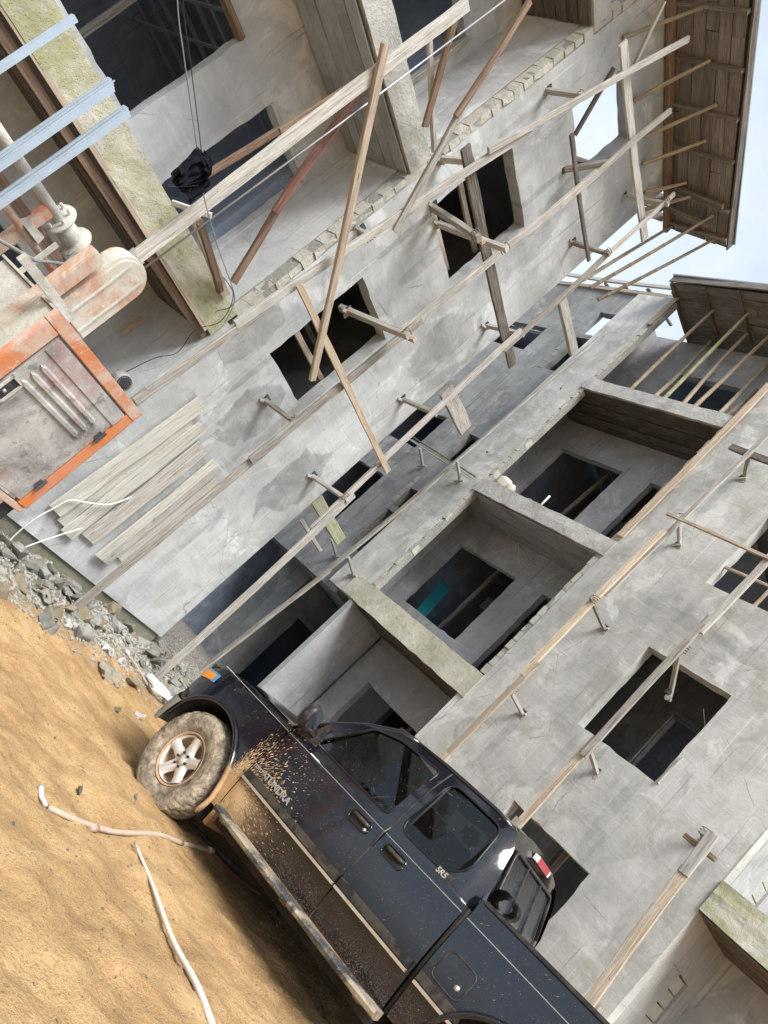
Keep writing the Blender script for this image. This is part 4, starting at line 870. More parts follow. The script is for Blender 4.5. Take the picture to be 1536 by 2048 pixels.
def scatter(name, pts, mat, kind_label, smin, smax):
    bm = bmesh.new()
    for p in pts:
        s = random.uniform(smin, smax); c = Vector((p[0], p[1], gz_full(p[0], p[1]) + s * .25)); vs = []
        rot = Matrix.Rotation(random.uniform(0, 6.28), 3, 'Z') @ Matrix.Rotation(random.uniform(-.7, .7), 3, 'X')
        for q in ((1, 0, 0), (-.3, .9, 0), (-.4, -.8, .1), (.1, .1, .7), (.0, -.1, -.6)):
            vs.append(bm.verts.new(c + rot @ (Vector(q) * s * random.uniform(.7, 1.2))))
        for f in ((0, 1, 3), (1, 2, 3), (2, 0, 3), (1, 0, 4), (2, 1, 4), (0, 2, 4)): bm.faces.new([vs[i] for i in f])
    return tag(bm_obj(name, bm, mat), kind_label, 'rubble', None, 'stuff')
scatter('fine_rubble', [rub_pt() for _ in range(2600)], M['chunk'], 'crushed grey mortar and stone chips along the left building', .008, .035)
scatter('sand_grit', [(random.uniform(-1.8, 2.6), random.uniform(3.0, 8.4)) for _ in range(1500)], paint('grit', (.25, .19, .13), .9), 'loose grit and small stones strewn over the sand', .004, .013)
# scraps among the rubble
def sheet(name, p, w, h, m, label, cat, seed, rz=0.0, lift=.03, tilt=.3):
    bm = bmesh.new(); n = 9; g = {}
    rot = Matrix.Rotation(rz, 3, 'Z') @ Matrix.Rotation(tilt, 3, 'X')
    for i in range(n + 1):
        for j in range(n + 1):
            x, y = (i / n - .5) * w, (j / n - .5) * h; q = Vector((x, y, 0)) * 9 + Vector((seed, seed, 0))
            v = Vector((x + .02 * mnoise.noise(q), y + .02 * mnoise.noise(q + Vector((5, 0, 0))), .07 * mnoise.noise(q * .9) + .03 * mnoise.noise(q * 2.2)))
            g[i, j] = bm.verts.new(rot @ v)
    for i in range(n):
        for j in range(n):
            if mnoise.noise(Vector((i * .5, j * .5, seed))) > -.35: bm.faces.new((g[i, j], g[i + 1, j], g[i + 1, j + 1], g[i, j + 1]))
    bmesh.ops.solidify(bm, geom=bm.faces[:], thickness=.004)
    o = bm_obj(name, bm, m, None, True); o.location = (p[0], p[1], gz_full(p[0], p[1]) + lift); return tag(o, label, cat)
sheet('torn_sack', (-.69, 8.55), .34, .26, M['sack'], 'torn pale cement sack at the edge of the rubble', 'sack', 2.0, .8)
sheet('plastic_scrap', (-.94, 8.95), .16, .12, M['white_scrap'], 'small white plastic scrap in the middle of the rubble', 'scrap', 4.0, .3)
sheet('plastic_scrap', (-.75, 9.15), .15, .10, M['white_scrap'], 'white crumpled scrap close to the wall foot', 'scrap', 6.0, 1.3)
sheet('plastic_scrap', (-1.32, 7.67), .09, .06, M['white_scrap'], 'little white paper lying alone on the sand', 'scrap', 8.0, 1.0, .012, .1)
sheet('plastic_scrap', (-.15, 8.4), .12, .09, M['white_scrap'], 'white scrap on the sand just ahead of the truck', 'scrap', 9.0, .2, .012, .1)
sheet('plastic_scrap', tuple(lw(2.2, -.75, 0))[:2], .14, .10, M['white_scrap'], 'white scrap on the rubble halfway along the wall', 'scrap', 16.0, 2.0)
sheet('plastic_scrap', tuple(lw(1.0, -.95, 0))[:2], .10, .07, M['white_scrap'], 'white scrap at the sand edge below the form boards', 'scrap', 18.0, .5)
sheet('torn_sack', tuple(lw(3.4, -.3, 0))[:2], .3, .22, M['sack'], 'pale sack heaped at the corner of the left building', 'sack', 21.0, .9)
sheet('torn_sack', (-1.75, 8.35), .25, .2, M['sack'], 'dusty sack piece among stones below the form boards', 'sack', 14.0, .1)
FR = thing('crate_ring', 'broken white plastic frame lying near the truck nose', 'plastic frame', (-.26, 9.72, gz_full(-.26, 9.72) + .06), .6)
for a, b in (((-.16, -.12), (.16, -.12)), ((.16, -.12), (.16, .12)), ((.16, .12), (-.16, .12)), ((-.16, .12), (-.16, -.12))):
    member('bar', (a[0], a[1], .03), (b[0], b[1], .05), .06, .035, M['white_scrap'], FR, 0)
def stick(name, pts, r, m, label, cat, r1=None, lift=.0):
    P = [Vector((x, y, gz_full(x, y) + r * .75 + lift)) for x, y in pts]; bm = bmesh.new(); n = []
    for i in range(len(P) - 1):
        for q in range(5): n.append(P[i].lerp(P[i + 1], q / 5))
    n.append(P[-1])
    for _ in range(3): n = [n[0]] + [(n[i - 1] + n[i] * 2 + n[i + 1]) / 4 for i in range(1, len(n) - 1)] + [n[-1]]
    rr = [r + ((r1 or r) - r) * i / (len(n) - 1) for i in range(len(n))]; tube(bm, n, rr, 10); return tag(bm_obj(name, bm, m, None, True), label, cat)
CP = thing('bent_pipe', 'bent pinkish pipe with a red end, lying from the sand to under the truck', 'pipe', (0, 0, 0))
for nm, pts, r, m in (('pink_section', [(-.05, 4.72), (.11, 4.83), (.34, 5.21), (.58, 5.66), (.81, 6.10)], .018, 'hose_dull'), ('joint_section', [(.81, 6.10), (.93, 6.27), (1.05, 6.45)], .018, 'pipe_pink'), ('red_section', [(1.05, 6.45), (1.18, 6.54), (1.32, 6.62), (1.64, 6.72)], .016, 'pipe_red')):
    o = stick(nm, pts, r, M[m], None, None); o.parent = CP
bm = bmesh.new()
for (x, y) in ((.22, 5.0), (1.05, 6.45)):
    z = gz_full(x, y) + .02; tube(bm, [(x - .02, y - .03, z), (x + .02, y + .03, z)], .025, 10)
o = bm_obj('collar', bm, M['pipe_pink'], CP, True)
stick('bent_stick', [(-.17, 4.90), (-.13, 4.80), (-.07, 4.72)], .018, M['white_scrap'], 'short chalky white stub at the start of the bent pipe', 'stick', .012)
stick('white_pole', [(.48, 5.27), (.72, 4.87), (.94, 4.52), (1.14, 4.20), (1.36, 3.84)], .008, M['pvc'], 'long thin white pole lying on the foreground sand', 'pole', .021, .022)
stick('dark_bar', [(.86, 6.78), (1.1, 6.84), (1.45, 6.86)], .022, M['wood_dark'], 'dark muddy bar lying in the shade under the truck', 'bar')
stick('cane', [(-.88, 9.5), (-.62, 9.6), (-.25, 9.62)], .013, M['wood_tan'], 'thin brown cane leaning over the rubble by the corner', 'cane')
stick('cane', [(.82, 11.4), (.92, 11.55)], .012, M['wood_new'], 'pale splinter standing by the porch wall behind the bonnet', 'stick')
def stone(x, y, s, label, i, m=None):
    o = chunk((x, y), s, i, .25); o.name = 'stone'; tag(o, label, 'stone')
stone(.01, 5.44, .058, 'flat grey stone alone on the sand left of the front wheel', 1); stone(.33, 6.16, .075, 'pale sandy block tucked against the front tyre', 4); stone(-.35, 8.02, .07, 'grey stone where the sand meets the rubble', 3)
for (x, y, s) in ((.18, 4.35, .018), (-.1, 4.1, .02), (.5, 4.1, .016), (-.4, 5.9, .024)): tag(chunk((x, y), s), 'tiny dark pebble in the foreground sand', 'stone', 'tiny pebbles in the sand')

# ------------------------------------------------------------------ things on the right building
def sack_thing(p, rx, ry, rz, seed, label):
    bm = bmesh.new(); bmesh.ops.create_icosphere(bm, subdivisions=3, radius=1)
    for v in bm.verts:
        q = v.co.copy(); f = 1 + .22 * mnoise.noise(q * 1.8 + Vector((seed, 0, 0))) + .1 * mnoise.noise(q * 5 + Vector((0, seed, 0)))
        v.co = Vector((q.x * rx, q.y * ry, q.z * rz)) * f
    o = bm_obj('cement_sack', bm, M['sack'], None, True); o.location = p; o.rotation_euler = (0, 0, RA); return tag(o, label, 'sack')
sack_thing(rw(1.35, .12, 6.52), .22, .12, .16, 3.0, 'folded pale sack at the left end of the middle balcony'); sack_thing(rw(1.58, .14, 6.5), .12, .1, .12, 8.0, 'small bunched sack leaning on the larger sack, middle balcony')
o = bpy.data.objects.new('rubble_chunk', V[2]); COL.objects.link(o); o.location = rw(2.2, .15, 6.48); o.scale = (.17, .12, .14); tag(o, 'brownish broken block on the middle balcony edge', 'rubble')
bm = bmesh.new(); tube(bm, [rw(2.48, .15, 6.4), rw(2.5, .12, 6.72)], .02, 8); tag(bm_obj('pipe_stub', bm, M['pvc'], None, True), 'short white pipe stub upright on the middle balcony', 'pipe')
for i, (x, s) in enumerate(((2.85, .07), (2.95, .06), (3.05, .05), (3.2, .04))):
    o = bpy.data.objects.new('rubble_chunk', V[i]); COL.objects.link(o); o.location = rw(x, .1, 6.42); o.scale = (s, s, s); o.rotation_euler = (i, i, i); tag(o, 'white broken plaster lump on the middle balcony slab', 'rubble', 'plaster lumps on the balcony')
bm = bmesh.new(); g = []
for i in range(9):
    t = i / 8; g.append([bm.verts.new((x, .15 * t * t, z)) for x, z in ((-.02 - .12 * t - .18 * t * t, t * .95), (.30 - .08 * t - .16 * t * t, .02 + t * .82))])
for i in range(8): bm.faces.new((g[i][0], g[i][1], g[i + 1][1], g[i + 1][0]))
bmesh.ops.solidify(bm, geom=bm.faces[:], thickness=.012)
o = bm_obj('curved_sheet', bm, M['blue_sheet'], None, True); o.location = rw(.98, 1.34, 3.70); o.rotation_euler = (0, 0, RA); tag(o, 'curved blue-green sheet standing inside the first-floor balcony window', 'sheet')
for (A, B, lab) in (((1.9, 1.0, 6.0), (2.5, .9, 5.55), 'thin white wire hanging from the middle balcony soffit'), ((7.0, .6, 5.0), (7.3, .5, 4.7), 'thin white wire hanging inside the large window on the right')):
    a, b = Vector(A), Vector(B); m_ = (a + b) / 2 + Vector((.1, 0, -.12)); cable('wire', [rw(*a), rw(*m_), rw(*b)], .005, WHT, lab)
# ------------------------------------------------------------------ pickup truck (local: x forward, y to its left, z up, origin under the front axle)
TM = Matrix(((-.72504, -.68777, -.03579, 1.0057), (.68453, -.72539, .07238, 7.1787), (-.07575, .02798, .99673, -.1071), (0, 0, 0, 1)))
TR = thing('pickup_truck', 'black extended-cab pickup splashed with mud, front wheel in the sand', 'pickup truck', mat4=TM)

def car_paint(name, dust=1.0):
    k = MT(name); p = k.sep(); x, z = p[0], p[2]
    base = k.mix(k.rng(k.noise(1.2, 4, .6), .35, .65), (.004, .005, .009), (.008, .010, .016))
    mudc = k.ramp(k.noise(7, 5, .6), [(.3, (.34, .20, .085)), (.6, (.50, .34, .18))])
    # splash thrown back and up from the front wheel: radial streaks round a point behind the arch
    dx = k.math('ADD', x, .50); dz = k.math('SUBTRACT', z, .60)
    r = k.math('SQRT', k.math('ADD', k.math('MULTIPLY', dx, dx), k.math('MULTIPLY', dz, dz))); th = k.math('ARCTAN2', dz, dx)
    v = k.comb(k.math('MULTIPLY', th, 26.0), k.math('MULTIPLY', r, 16.0), 0.0)
    fl = k.noise(1.6, 2, .55, v, .2); wide = k.noise(2.2, 3, .6)
    dens = k.math('ADD', k.rng(r, .10, .90, .47, .74, False), k.math('MULTIPLY', k.math('SUBTRACT', wide, .5), .22))
    back = k.rng(dx, -.02, .10, 0, .3)      # less forward of the arch
    m1 = k.rng(k.math('SUBTRACT', fl, k.math('ADD', dens, back)), -.005, .02)
    m1 = k.math('MULTIPLY', m1, k.rng(r, .95, 1.3, 1, 0))
    # scattered flecks all along the side, drawn out along the throw
    v2 = k.comb(k.math('MULTIPLY', x, 26.0), k.math('MULTIPLY', k.math('ADD', z, k.math('MULTIPLY', x, .8)), 120.0), 3.0)
    m2 = k.math('MULTIPLY', k.rng(k.noise(1.0, 1, .5, v2), .735, .76), k.rng(k.noise(4, 2), .4, .6))
    m3 = k.rng(k.noise(150, 1, .5), .735, .765)
    # film of dried dust on the lower body
    low = k.math('MULTIPLY', k.rng(z, .36, .74, .24, 0.0), k.math('MULTIPLY', k.rng(k.noise(90, 3, .7), .48, .62), k.rng(k.noise(5, 4, .7), .3, .6, .3, 1)))
    mouth = k.math('MULTIPLY', k.rng(r, .12, .75, .95, 0), k.math('MULTIPLY', k.rng(z, .56, .72, 1, 0), k.rng(k.noise(9, 6, .7), .3, .55, .3, 1)))
    m4 = k.rng(k.noise(130, 2, .6), .62, .72, 0, k.rng(z, .4, .8, .5, .06) if False else .22)
    mask = m1
    for a in (k.math('MULTIPLY', m2, .85), k.math('MULTIPLY', m3, .5), low, mouth, k.math('MULTIPLY', m4, k.rng(z, .4, 1.0, .8, .2))): mask = k.math('MAXIMUM', mask, a)
    mask = k.math('MULTIPLY', mask, dust)
    col = k.mix(mask, base, mudc); rough = k.rng(mask, 0, .5, .09, .9, False)
    k.fin(col, rough, 0, k.bump(mask, .5, .006), .5, 0.0)
    k.put(k.b.inputs['Coat Weight'], k.rng(mask, .05, .3, .45, 0, False)); return k.m
M['car'] = car_paint('truck_black_paint'); M['car_top'] = car_paint('truck_black_paint_upper', .6)
k = MT('truck_tinted_glass'); g = k.nt.nodes.new('ShaderNodeBsdfGlossy'); g.inputs['Roughness'].default_value = .02; g.inputs['Color'].default_value = (.9, .95, 1, 1)
t = k.nt.nodes.new('ShaderNodeBsdfTransparent'); t.inputs['Color'].default_value = (.16, .18, .17, 1); mx = k.nt.nodes.new('ShaderNodeMixShader'); fr = k.nt.nodes.new('ShaderNodeFresnel'); fr.inputs[0].default_value = 1.5
sp = k.rng(k.noise(110, 1, .5), .745, .775); df = k.nt.nodes.new('ShaderNodeBsdfDiffuse'); df.inputs['Color'].default_value = (.36, .28, .18, 1); mx2 = k.nt.nodes.new('ShaderNodeMixShader')
k.put(mx.inputs[0], fr.outputs[0]); k.put(mx.inputs[1], t.outputs[0]); k.put(mx.inputs[2], g.outputs[0]); k.put(mx2.inputs[0], k.math('MULTIPLY', sp, .8)); k.put(mx2.inputs[1], mx.outputs[0]); k.put(mx2.inputs[2], df.outputs[0])
k.put(k.out.inputs['Surface'], mx2.outputs[0]); M['glass'] = k.m
M['glass_rear'] = paint('rear_privacy_glass', (.30, .34, .38), .04, .9, .1)
M['mirror_glass'] = paint('mirror_glass', (.75, .8, .85), .03, 1.0, 0)
M['chrome'] = paint('bright_trim', (.70, .70, .68), .25, .75, .1, .25, (.42, .34, .22), 9)
M['trim'] = paint('black_trim', (.016, .016, .018), .4, 0, .3, .15, (.3, .24, .16), 12)
M['seal'] = paint('rubber_seal', (.012, .012, .014), .3, 0, .2)
M['bumper'] = paint('dusty_bumper', (.20, .195, .18), .6, 0, .3, .5, (.33, .27, .19), 5)
M['under'] = paint('underbody', (.012, .012, .012), .9, 0, .3, .2, (.12, .09, .05))
M['mud_board'] = paint('muddy_board', (.05, .05, .055), .5, 0, .3, .6, (.48, .40, .28), 5, .4)
M['mud_rust'] = paint('mud_underside', (.33, .19, .085), .9, 0, .3, .3, (.2, .12, .06), 5, .4)
M['amber'] = paint('amber_lens', (.85, .28, .015), .15, 0, .05); M['blue_lens'] = paint('clear_lens', (.10, .30, .50), .1, 0, .1)
M['red_lens'] = paint('red_lens', (.45, .05, .06), .2, 0, .1); M['seat'] = paint('seat_cloth', (.16, .155, .15), .9); M['seat_pale'] = paint('sunshade', (.5, .6, .5), .7)
def tyre_mat():
    k = MT('tyre_rubber_muddy'); n1 = k.noise(13, 6, .7, None, .3); n2 = k.noise(38, 4, .65)
    col = k.ramp(n1, [(.32, (.11, .09, .07)), (.46, (.24, .20, .15)), (.62, (.40, .335, .245))])
    col = k.mix(k.rng(n2, .52, .68, 0, .45), col, (.08, .072, .06)); return k.fin(col, .95, 0, k.bump(n2, .8, .012), .15)
M['tyre'] = tyre_mat()
M['alloy'] = paint('alloy_dusty', (.70, .69, .66), .38, .4, .12, .25, (.52, .42, .31), 8); M['rim_mud'] = paint('rim_barrel_mud', (.45, .29, .17), .8, 0, .3, .4, (.46, .33, .2), 8)

PZ = [(.36, .905), (.42, .925), (.50, .94), (.66, .953), (.72, .957), (.80, .954), (.90, .947), (1.0, .936), (1.08, .924), (1.15, .910), (1.163, .902), (1.20, .894), (1.27, .888), (1.30, .87)]
def ys(x, z):
    for (a, b), (c, d) in zip(PZ[:-1], PZ[1:]):
        if z <= c: t = max(0, (z - a) / (c - a)); y = b + (d - b) * t; break
    else: y = PZ[-1][1]
    if x > .1: y -= .42 * (x - .1) ** 2 + .5 * max(0, x - .42) ** 2
    return y
ARCHES = ((0, .41, .50), (-3.26, .41, .50))
def skin(name, x0, x1, zb, zt, m, parent, s=1, nx=40, zl=None):
    bm = bmesh.new(); G = {}
    zlist = zl or [i / 34 for i in range(35)]
    for i in range(nx + 1):
        x = x0 + (x1 - x0) * i / nx; b, t = zb(x), zt(x)
        for j, f in enumerate(zlist): G[i, j] = (x, b + (t - b) * f)
    inside = lambda x, z: any((x - cx) ** 2 + (z - cz) ** 2 < r * r for cx, cz, r in ARCHES)
    V_ = {}
    def vt(k):
        if k not in V_:
            x, z = G[k]
            for cx, cz, r in ARCHES:
                d = math.hypot(x - cx, z - cz)
                if abs(d - r) < .022: x, z = cx + (x - cx) * r / d, cz + (z - cz) * r / d
                elif d < r: x, z = cx + (x - cx) * r / d, cz + (z - cz) * r / d
            V_[k] = bm.verts.new((x, s * ys(x, z), z))
        return V_[k]
    nz = len(zlist) - 1
    for i in range(nx):
        for j in range(nz):
            q = [(i, j), (i + 1, j), (i + 1, j + 1), (i, j + 1)]
            cxm, czm = sum(G[k][0] for k in q) / 4, sum(G[k][1] for k in q) / 4
            if inside(cxm, czm): continue
            try: bm.faces.new([vt(k) for k in q])
            except ValueError: pass
    bmesh.ops.remove_doubles(bm, verts=bm.verts[:], dist=.0005)
    return bm_obj(name, bm, m, parent, True)
ftop = lambda x: 1.20 - .0 * x if x < -.1 else 1.20 - .30 * (x + .1) ** 2 - .6 * max(0, x - .35) ** 2
ZC = [i / 30 for i in range(31)]
parts = {}
for s in (1, -1):
    parts['fender', s] = skin('fender', .60, -.595, lambda x: .70 if x > .3 else .38, ftop, M['car'], TR, s, 60)
    parts['door', s] = skin('front_door', -.603, -1.764, lambda x: .40, lambda x: 1.20, M['car'], TR, s, 24, [0, .03, .08, .15, .25, .32, .38, .42, .46, .52, .6, .68, .76, .84, .89, .92, .935, .948, .953, .96, .975, 1])
    parts['rdoor', s] = skin('rear_door', -1.776, -2.512, lambda x: .40, lambda x: 1.20, M['car'], TR, s, 18, [0, .03, .08, .15, .25, .32, .38, .42, .46, .52, .6, .68, .76, .84, .89, .92, .935, .948, .953, .96, .975, 1])
    parts['bed', s] = skin('bed_side', -2.555, -4.72, lambda x: .44, lambda x: 1.30, M['car'], TR, s, 80)
# seams: dark gaps behind panels
box('body_core', -2.51, -.6, -.84, .84, .5, 1.14, M['under'], TR); box('rocker', -2.5, -.55, -.87, .87, .30, .46, M['under'], TR)
for s in (1, -1):
    bm = bmesh.new(); tube(bm, [(-1.770, s * .925, .40), (-1.770, s * .945, .8), (-1.770, s * .928, 1.15), (-1.770, s * .89, 1.20)], .008, 6); bm_obj('door_seal', bm, M['trim'], TR)
    bm = bmesh.new(); tube(bm, [(-2.533, s * .90, .44), (-2.533, s * .92, .8), (-2.533, s * .90, 1.2)], .02, 6); bm_obj('cab_gap', bm, M['under'], TR)
# wheel arch liner and lip
for cx, cz, r in ARCHES:
    for s in (1, -1):
        bm = bmesh.new(); A = []; 
        for i in range(25):
            t = math.pi * (.05 + 1.07 * i / 24); x, z = cx + r * math.cos(t), cz + r * math.sin(t)
            A.append([bm.verts.new((x, s * yy, z)) for yy in (ys(x, max(.4, z)) - .012, .45)])
        for i in range(24): bm.faces.new((A[i][0], A[i + 1][0], A[i + 1][1], A[i][1]))
        bm_obj('arch_liner', bm, M['under'], TR)
        bm = bmesh.new(); P = []
        for i in range(33):
            t = math.pi * (.08 + 1.02 * i / 32); x, z = cx + (r + .012) * math.cos(t), cz + (r + .012) * math.sin(t)
            P.append((x, s * (ys(x, max(.4, z)) + .012), z))
        tube(bm, P, .022, 8); bm_obj('arch_lip', bm, M['car'], TR, True)
    box('axle_block', cx - .5, cx + .5, -.44, .44, .25, .85, M['under'], TR)
def face_out(o, d):
    if o.data.polygons[0].normal.dot(d) < 0: o.data.flip_normals()
# greenhouse sides with window openings
def gy_(z, x=-1.5): t = (z - 1.19) / .61; return .893 - .20 * t + .045 * math.sin(math.pi * min(1, max(0, t))) - .10 * (max(0, -2.32 - x) / .20) ** 2
def rounded(pts, r=.05, n=5):
    out = []; N = len(pts)
    for i in range(N):
        p, a, b = Vector(pts[i]), Vector(pts[i - 1]), Vector(pts[(i + 1) % N]); ra = min(r, (a - p).length * .45, (b - p).length * .45)
        s_, e = p + (a - p).normalized() * ra, p + (b - p).normalized() * ra
        for q in range(n + 1):
            t = q / n; out.append((s_ * (1 - t) ** 2 + p * 2 * t * (1 - t) + e * t * t))
    return out
def holed(bm, outer, holes, f):
    edges = []
    for lp_ in [outer] + holes:
        vs = [bm.verts.new((p[0], 0, p[1])) for p in lp_]; edges += [bm.edges.new((vs[i], vs[(i + 1) % len(vs)])) for i in range(len(vs))]
    bmesh.ops.triangle_fill(bm, edges=edges, use_beauty=True, use_dissolve=False)
    for _ in range(4):
        le = [e for e in bm.edges if e.calc_length() > .09]
        if le: bmesh.ops.subdivide_edges(bm, edges=le, cuts=1); bmesh.ops.triangulate(bm, faces=bm.faces[:])
    for v in bm.verts: v.co = f(v.co.x, v.co.z)
WF = rounded([(-.84, 1.245), (-1.69, 1.245), (-1.71, 1.72), (-1.30, 1.70), (-1.08, 1.625)], .05)
WR = rounded([(-1.825, 1.238), (-2.245, 1.245), (-2.375, 1.36), (-2.325, 1.715), (-1.835, 1.728)], .09)
OF = [(-.60, 1.20), (-1.764, 1.20), (-1.764, 1.785), (-1.5, 1.785), (-1.22, 1.735), (-1.0, 1.60), (-.78, 1.41)]
OR_ = [(-1.776, 1.20), (-2.515, 1.20), (-2.52, 1.40), (-2.46, 1.65), (-2.41, 1.75), (-2.36, 1.785), (-1.776, 1.785)]
for s in (1, -1):
    for outer, win, nm in ((OF, WF, 'front_door_frame'), (OR_, WR, 'rear_door_frame')):
        bm = bmesh.new(); holed(bm, outer, [win], lambda x, z: Vector((x, s * gy_(z, x), z))); o = bm_obj(nm, bm, M['car_top'], TR, True)
        bm = bmesh.new(); bm.faces.new([bm.verts.new((p[0], s * (gy_(p[1]) - .012), p[1])) for p in win]); pane = bm_obj('side_window', bm, M['glass'], TR); face_out(pane, Vector((0, s, 0)))
        bm = bmesh.new(); P = [(p[0], s * (gy_(p[1]) + .002), p[1]) for p in win]; tube(bm, P + [P[0]], .008, 6); bm_obj('window_seal', bm, M['seal'], pane, True)
    bm = bmesh.new(); tube(bm, [(-1.770, s * (gy_(z) - .004), z) for z in (1.20, 1.4, 1.6, 1.785)], .007, 6); bm_obj('door_seal', bm, M['trim'], TR)
# roof, pillars, windscreen, cab back, bonnet
def grid(name, us, vs, f, m, parent, smooth=True):
    bm = bmesh.new(); G = [[bm.verts.new(f(u, v)) for v in vs] for u in us]
    for i in range(len(us) - 1):
        for j in range(len(vs) - 1): bm.faces.new((G[i][j], G[i + 1][j], G[i + 1][j + 1], G[i][j + 1]))
    return bm_obj(name, bm, m, parent, smooth)
ln = lambda n: [i / n for i in range(n + 1)]
def roof_f(u, v):
    yv = -1 + 2 * v; x = -1.20 - 1.18 * u; edge = gy_(1.785)
    z = 1.785 + .055 * (1 - abs(yv) ** 2.4); e = min(u, 1 - u); z -= .05 * max(0, 1 - e / .08) ** 2 * (.4 if abs(yv) > .97 else 1)
    return Vector((x - .03 * (1 - yv * yv) * (u - .5) * 2 * .6, yv * edge, z))
grid('roof', ln(24), ln(20), roof_f, M['car_top'], TR)
grid('windscreen', ln(6), ln(10), lambda u, v: Vector((-.56 - .64 * u + .10 * (1 - (2 * v - 1) ** 2) * (1 - u), (-1 + 2 * v) * (.80 - .13 * u), 1.245 + .50 * u)), M['glass'], TR)
for s in (1, -1):
    bm = bmesh.new(); tube(bm, [(-.56, s * .84, 1.20), (-.80, s * .815, 1.43), (-1.02, s * .765, 1.61), (-1.24, s * .71, 1.745), (-1.4, s * .70, 1.775)], [.035, .03, .03, .03, .02], 8); bm_obj('pillar', bm, M['car_top'], TR, True)
    bm = bmesh.new(); tube(bm, [(-1.2, s * .705, 1.765), (-1.7, s * .705, 1.787), (-2.2, s * .703, 1.787), (-2.37, s * .70, 1.76)], .016, 6); bm_obj('roof_gutter', bm, M['car_top'], TR, True)
RWN = rounded([(-.66, 1.30), (.66, 1.30), (.60, 1.685), (-.60, 1.685)], .07); OB = [(-.81, .95), (.81, .95), (.81, 1.2), (.765, 1.5), (.70, 1.70), (.67, 1.785), (.35, 1.83), (0, 1.84), (-.35, 1.83), (-.67, 1.785), (-.70, 1.70), (-.765, 1.5), (-.81, 1.2)]
def backx(z): return -2.545 + .0 * z if z < 1.25 else -2.545 + .155 * ((z - 1.25) / .55) ** 1.25
bm = bmesh.new(); holed(bm, OB, [RWN], lambda y, z: Vector((backx(z) + .05 * abs(y) ** 3, y, z))); bm_obj('cab_back', bm, M['car_top'], TR, True)
bm = bmesh.new(); bm.faces.new([bm.verts.new((backx(p[1]) + .012, p[0], p[1])) for p in RWN]); RWO = bm_obj('rear_window', bm, M['glass_rear'], TR); face_out(RWO, Vector((-1, 0, 0)))
bm = bmesh.new(); P = [(backx(p[1]) - .004, p[0], p[1]) for p in RWN]; tube(bm, P + [P[0]], .013, 6); bm_obj('window_seal', bm, M['trim'], RWO, True)
for y in (.22, -.22): member('slider_frame', (backx(1.3) + .002, y, 1.30), (backx(1.69) + .002, y, 1.69), .03, .02, M['trim'], RWO, 0)
bm = bmesh.new(); 
for y0, y1 in ((-.17, .17),): add_box(bm, -2.445, -2.40, y0, y1, 1.745, 1.795)
BLN = bm_obj('brake_light', bm, M['red_lens'], TR)
for y in (-.22, .22): box('cargo_lamp', -2.443, -2.41, min(y, y * .78), max(y, y * .78), 1.748, 1.792, M['white_scrap'], BLN)
def hood_f(u, v):
    x = -.57 + 1.22 * u; yv = -1 + 2 * v; w_ = ys(min(x, .60), 1.15) - .035
    fx = .10 * (1 - yv * yv) * max(0, u - .4) / .6
    return Vector((x + fx, yv * w_, ftop(min(x, .62)) + .012 + .085 * (1 - abs(yv) ** 2.2) * (1 - .35 * u) - .10 * max(0, u - .88) / .12 * .5))
grid('bonnet', ln(20), ln(20), hood_f, M['car_top'], TR)
grid('front_panel', ln(6), ln(14), lambda u, v: Vector((.66 + .10 * (1 - (2 * v - 1) ** 2) - .05 * u * 0, (-1 + 2 * v) * .74, 1.10 - .52 * u)), M['trim'], TR)
grid('bumper', ln(6), ln(30), lambda u, v: Vector((.605 + .20 * (1 - abs(2 * v - 1) ** 2.6) + .03 * math.sin(math.pi * u), (-1 + 2 * v) * .845, .43 + .30 * u)), M['bumper'], TR)
for s in (1, -1): grid('bumper_end', ln(14), ln(8), lambda u, v: Vector((.43 + .05 * (1 - v) * (1 - u) + .20 * u, s * (.952 - .16 * u ** 2.6 + .012 * math.sin(math.pi * v)), .44 + .255 * v)), M['bumper'], TR)
# indicator lamp wrapping the front corner
def lamp(name, a, b, c, d, off, m, parent):
    return grid(name, ln(8), ln(4), lambda u, v: (lambda x, z: Vector((x, ys(x, z) + off, z)))(a + (b - a) * u, c + (d - c) * v - (.05 * u if v < .5 else .02 * u)), m, parent)
LN = lamp('indicator_lamp', .34, .60, .985, 1.065, .008, M['blue_lens'], TR); lamp('amber_lens', .385, .595, .985, 1.045, .013, M['amber'], LN)
# mouldings, handles, running board, badges
MD = bmesh.new()
def strip(name, x0, x1, z0, z1, off, m, th=.018, n=14):
    bm = bmesh.new(); R_ = []
    for i in range(n + 1):
        x = x0 + (x1 - x0) * i / n; R_.append([bm.verts.new(p) for p in ((x, ys(x, z0) - .004, z0), (x, ys(x, z0) + off, z0 + .004), (x, ys(x, z1) + off, z1 - .004), (x, ys(x, z1) - .004, z1))])
    for i in range(n):
        for q in range(4): bm.faces.new((R_[i][q], R_[i][(q + 1) % 4], R_[i + 1][(q + 1) % 4], R_[i + 1][q]))
    bm.faces.new(R_[0]); bm.faces.new(R_[-1][::-1]); return bm_obj(name, bm, m, TR)
for x0, x1 in ((-.61, -1.76), (-1.78, -2.49), (-2.565, -2.90)):
    a = strip('side_moulding', x0, x1, .700, .760, .022, M['trim']); b = strip('bright_strip', x0, x1, .672, .699, .026, M['chrome']); b.parent = a
for x0, x1 in ((.42, -.595), (-.61, -1.76), (-1.78, -2.51), (-2.56, -4.70)): strip('belt_trim', x0, x1, 1.148, 1.160, .005, M['chrome'], n=30)  # bright strip drawn for the sky highlight along the body crease
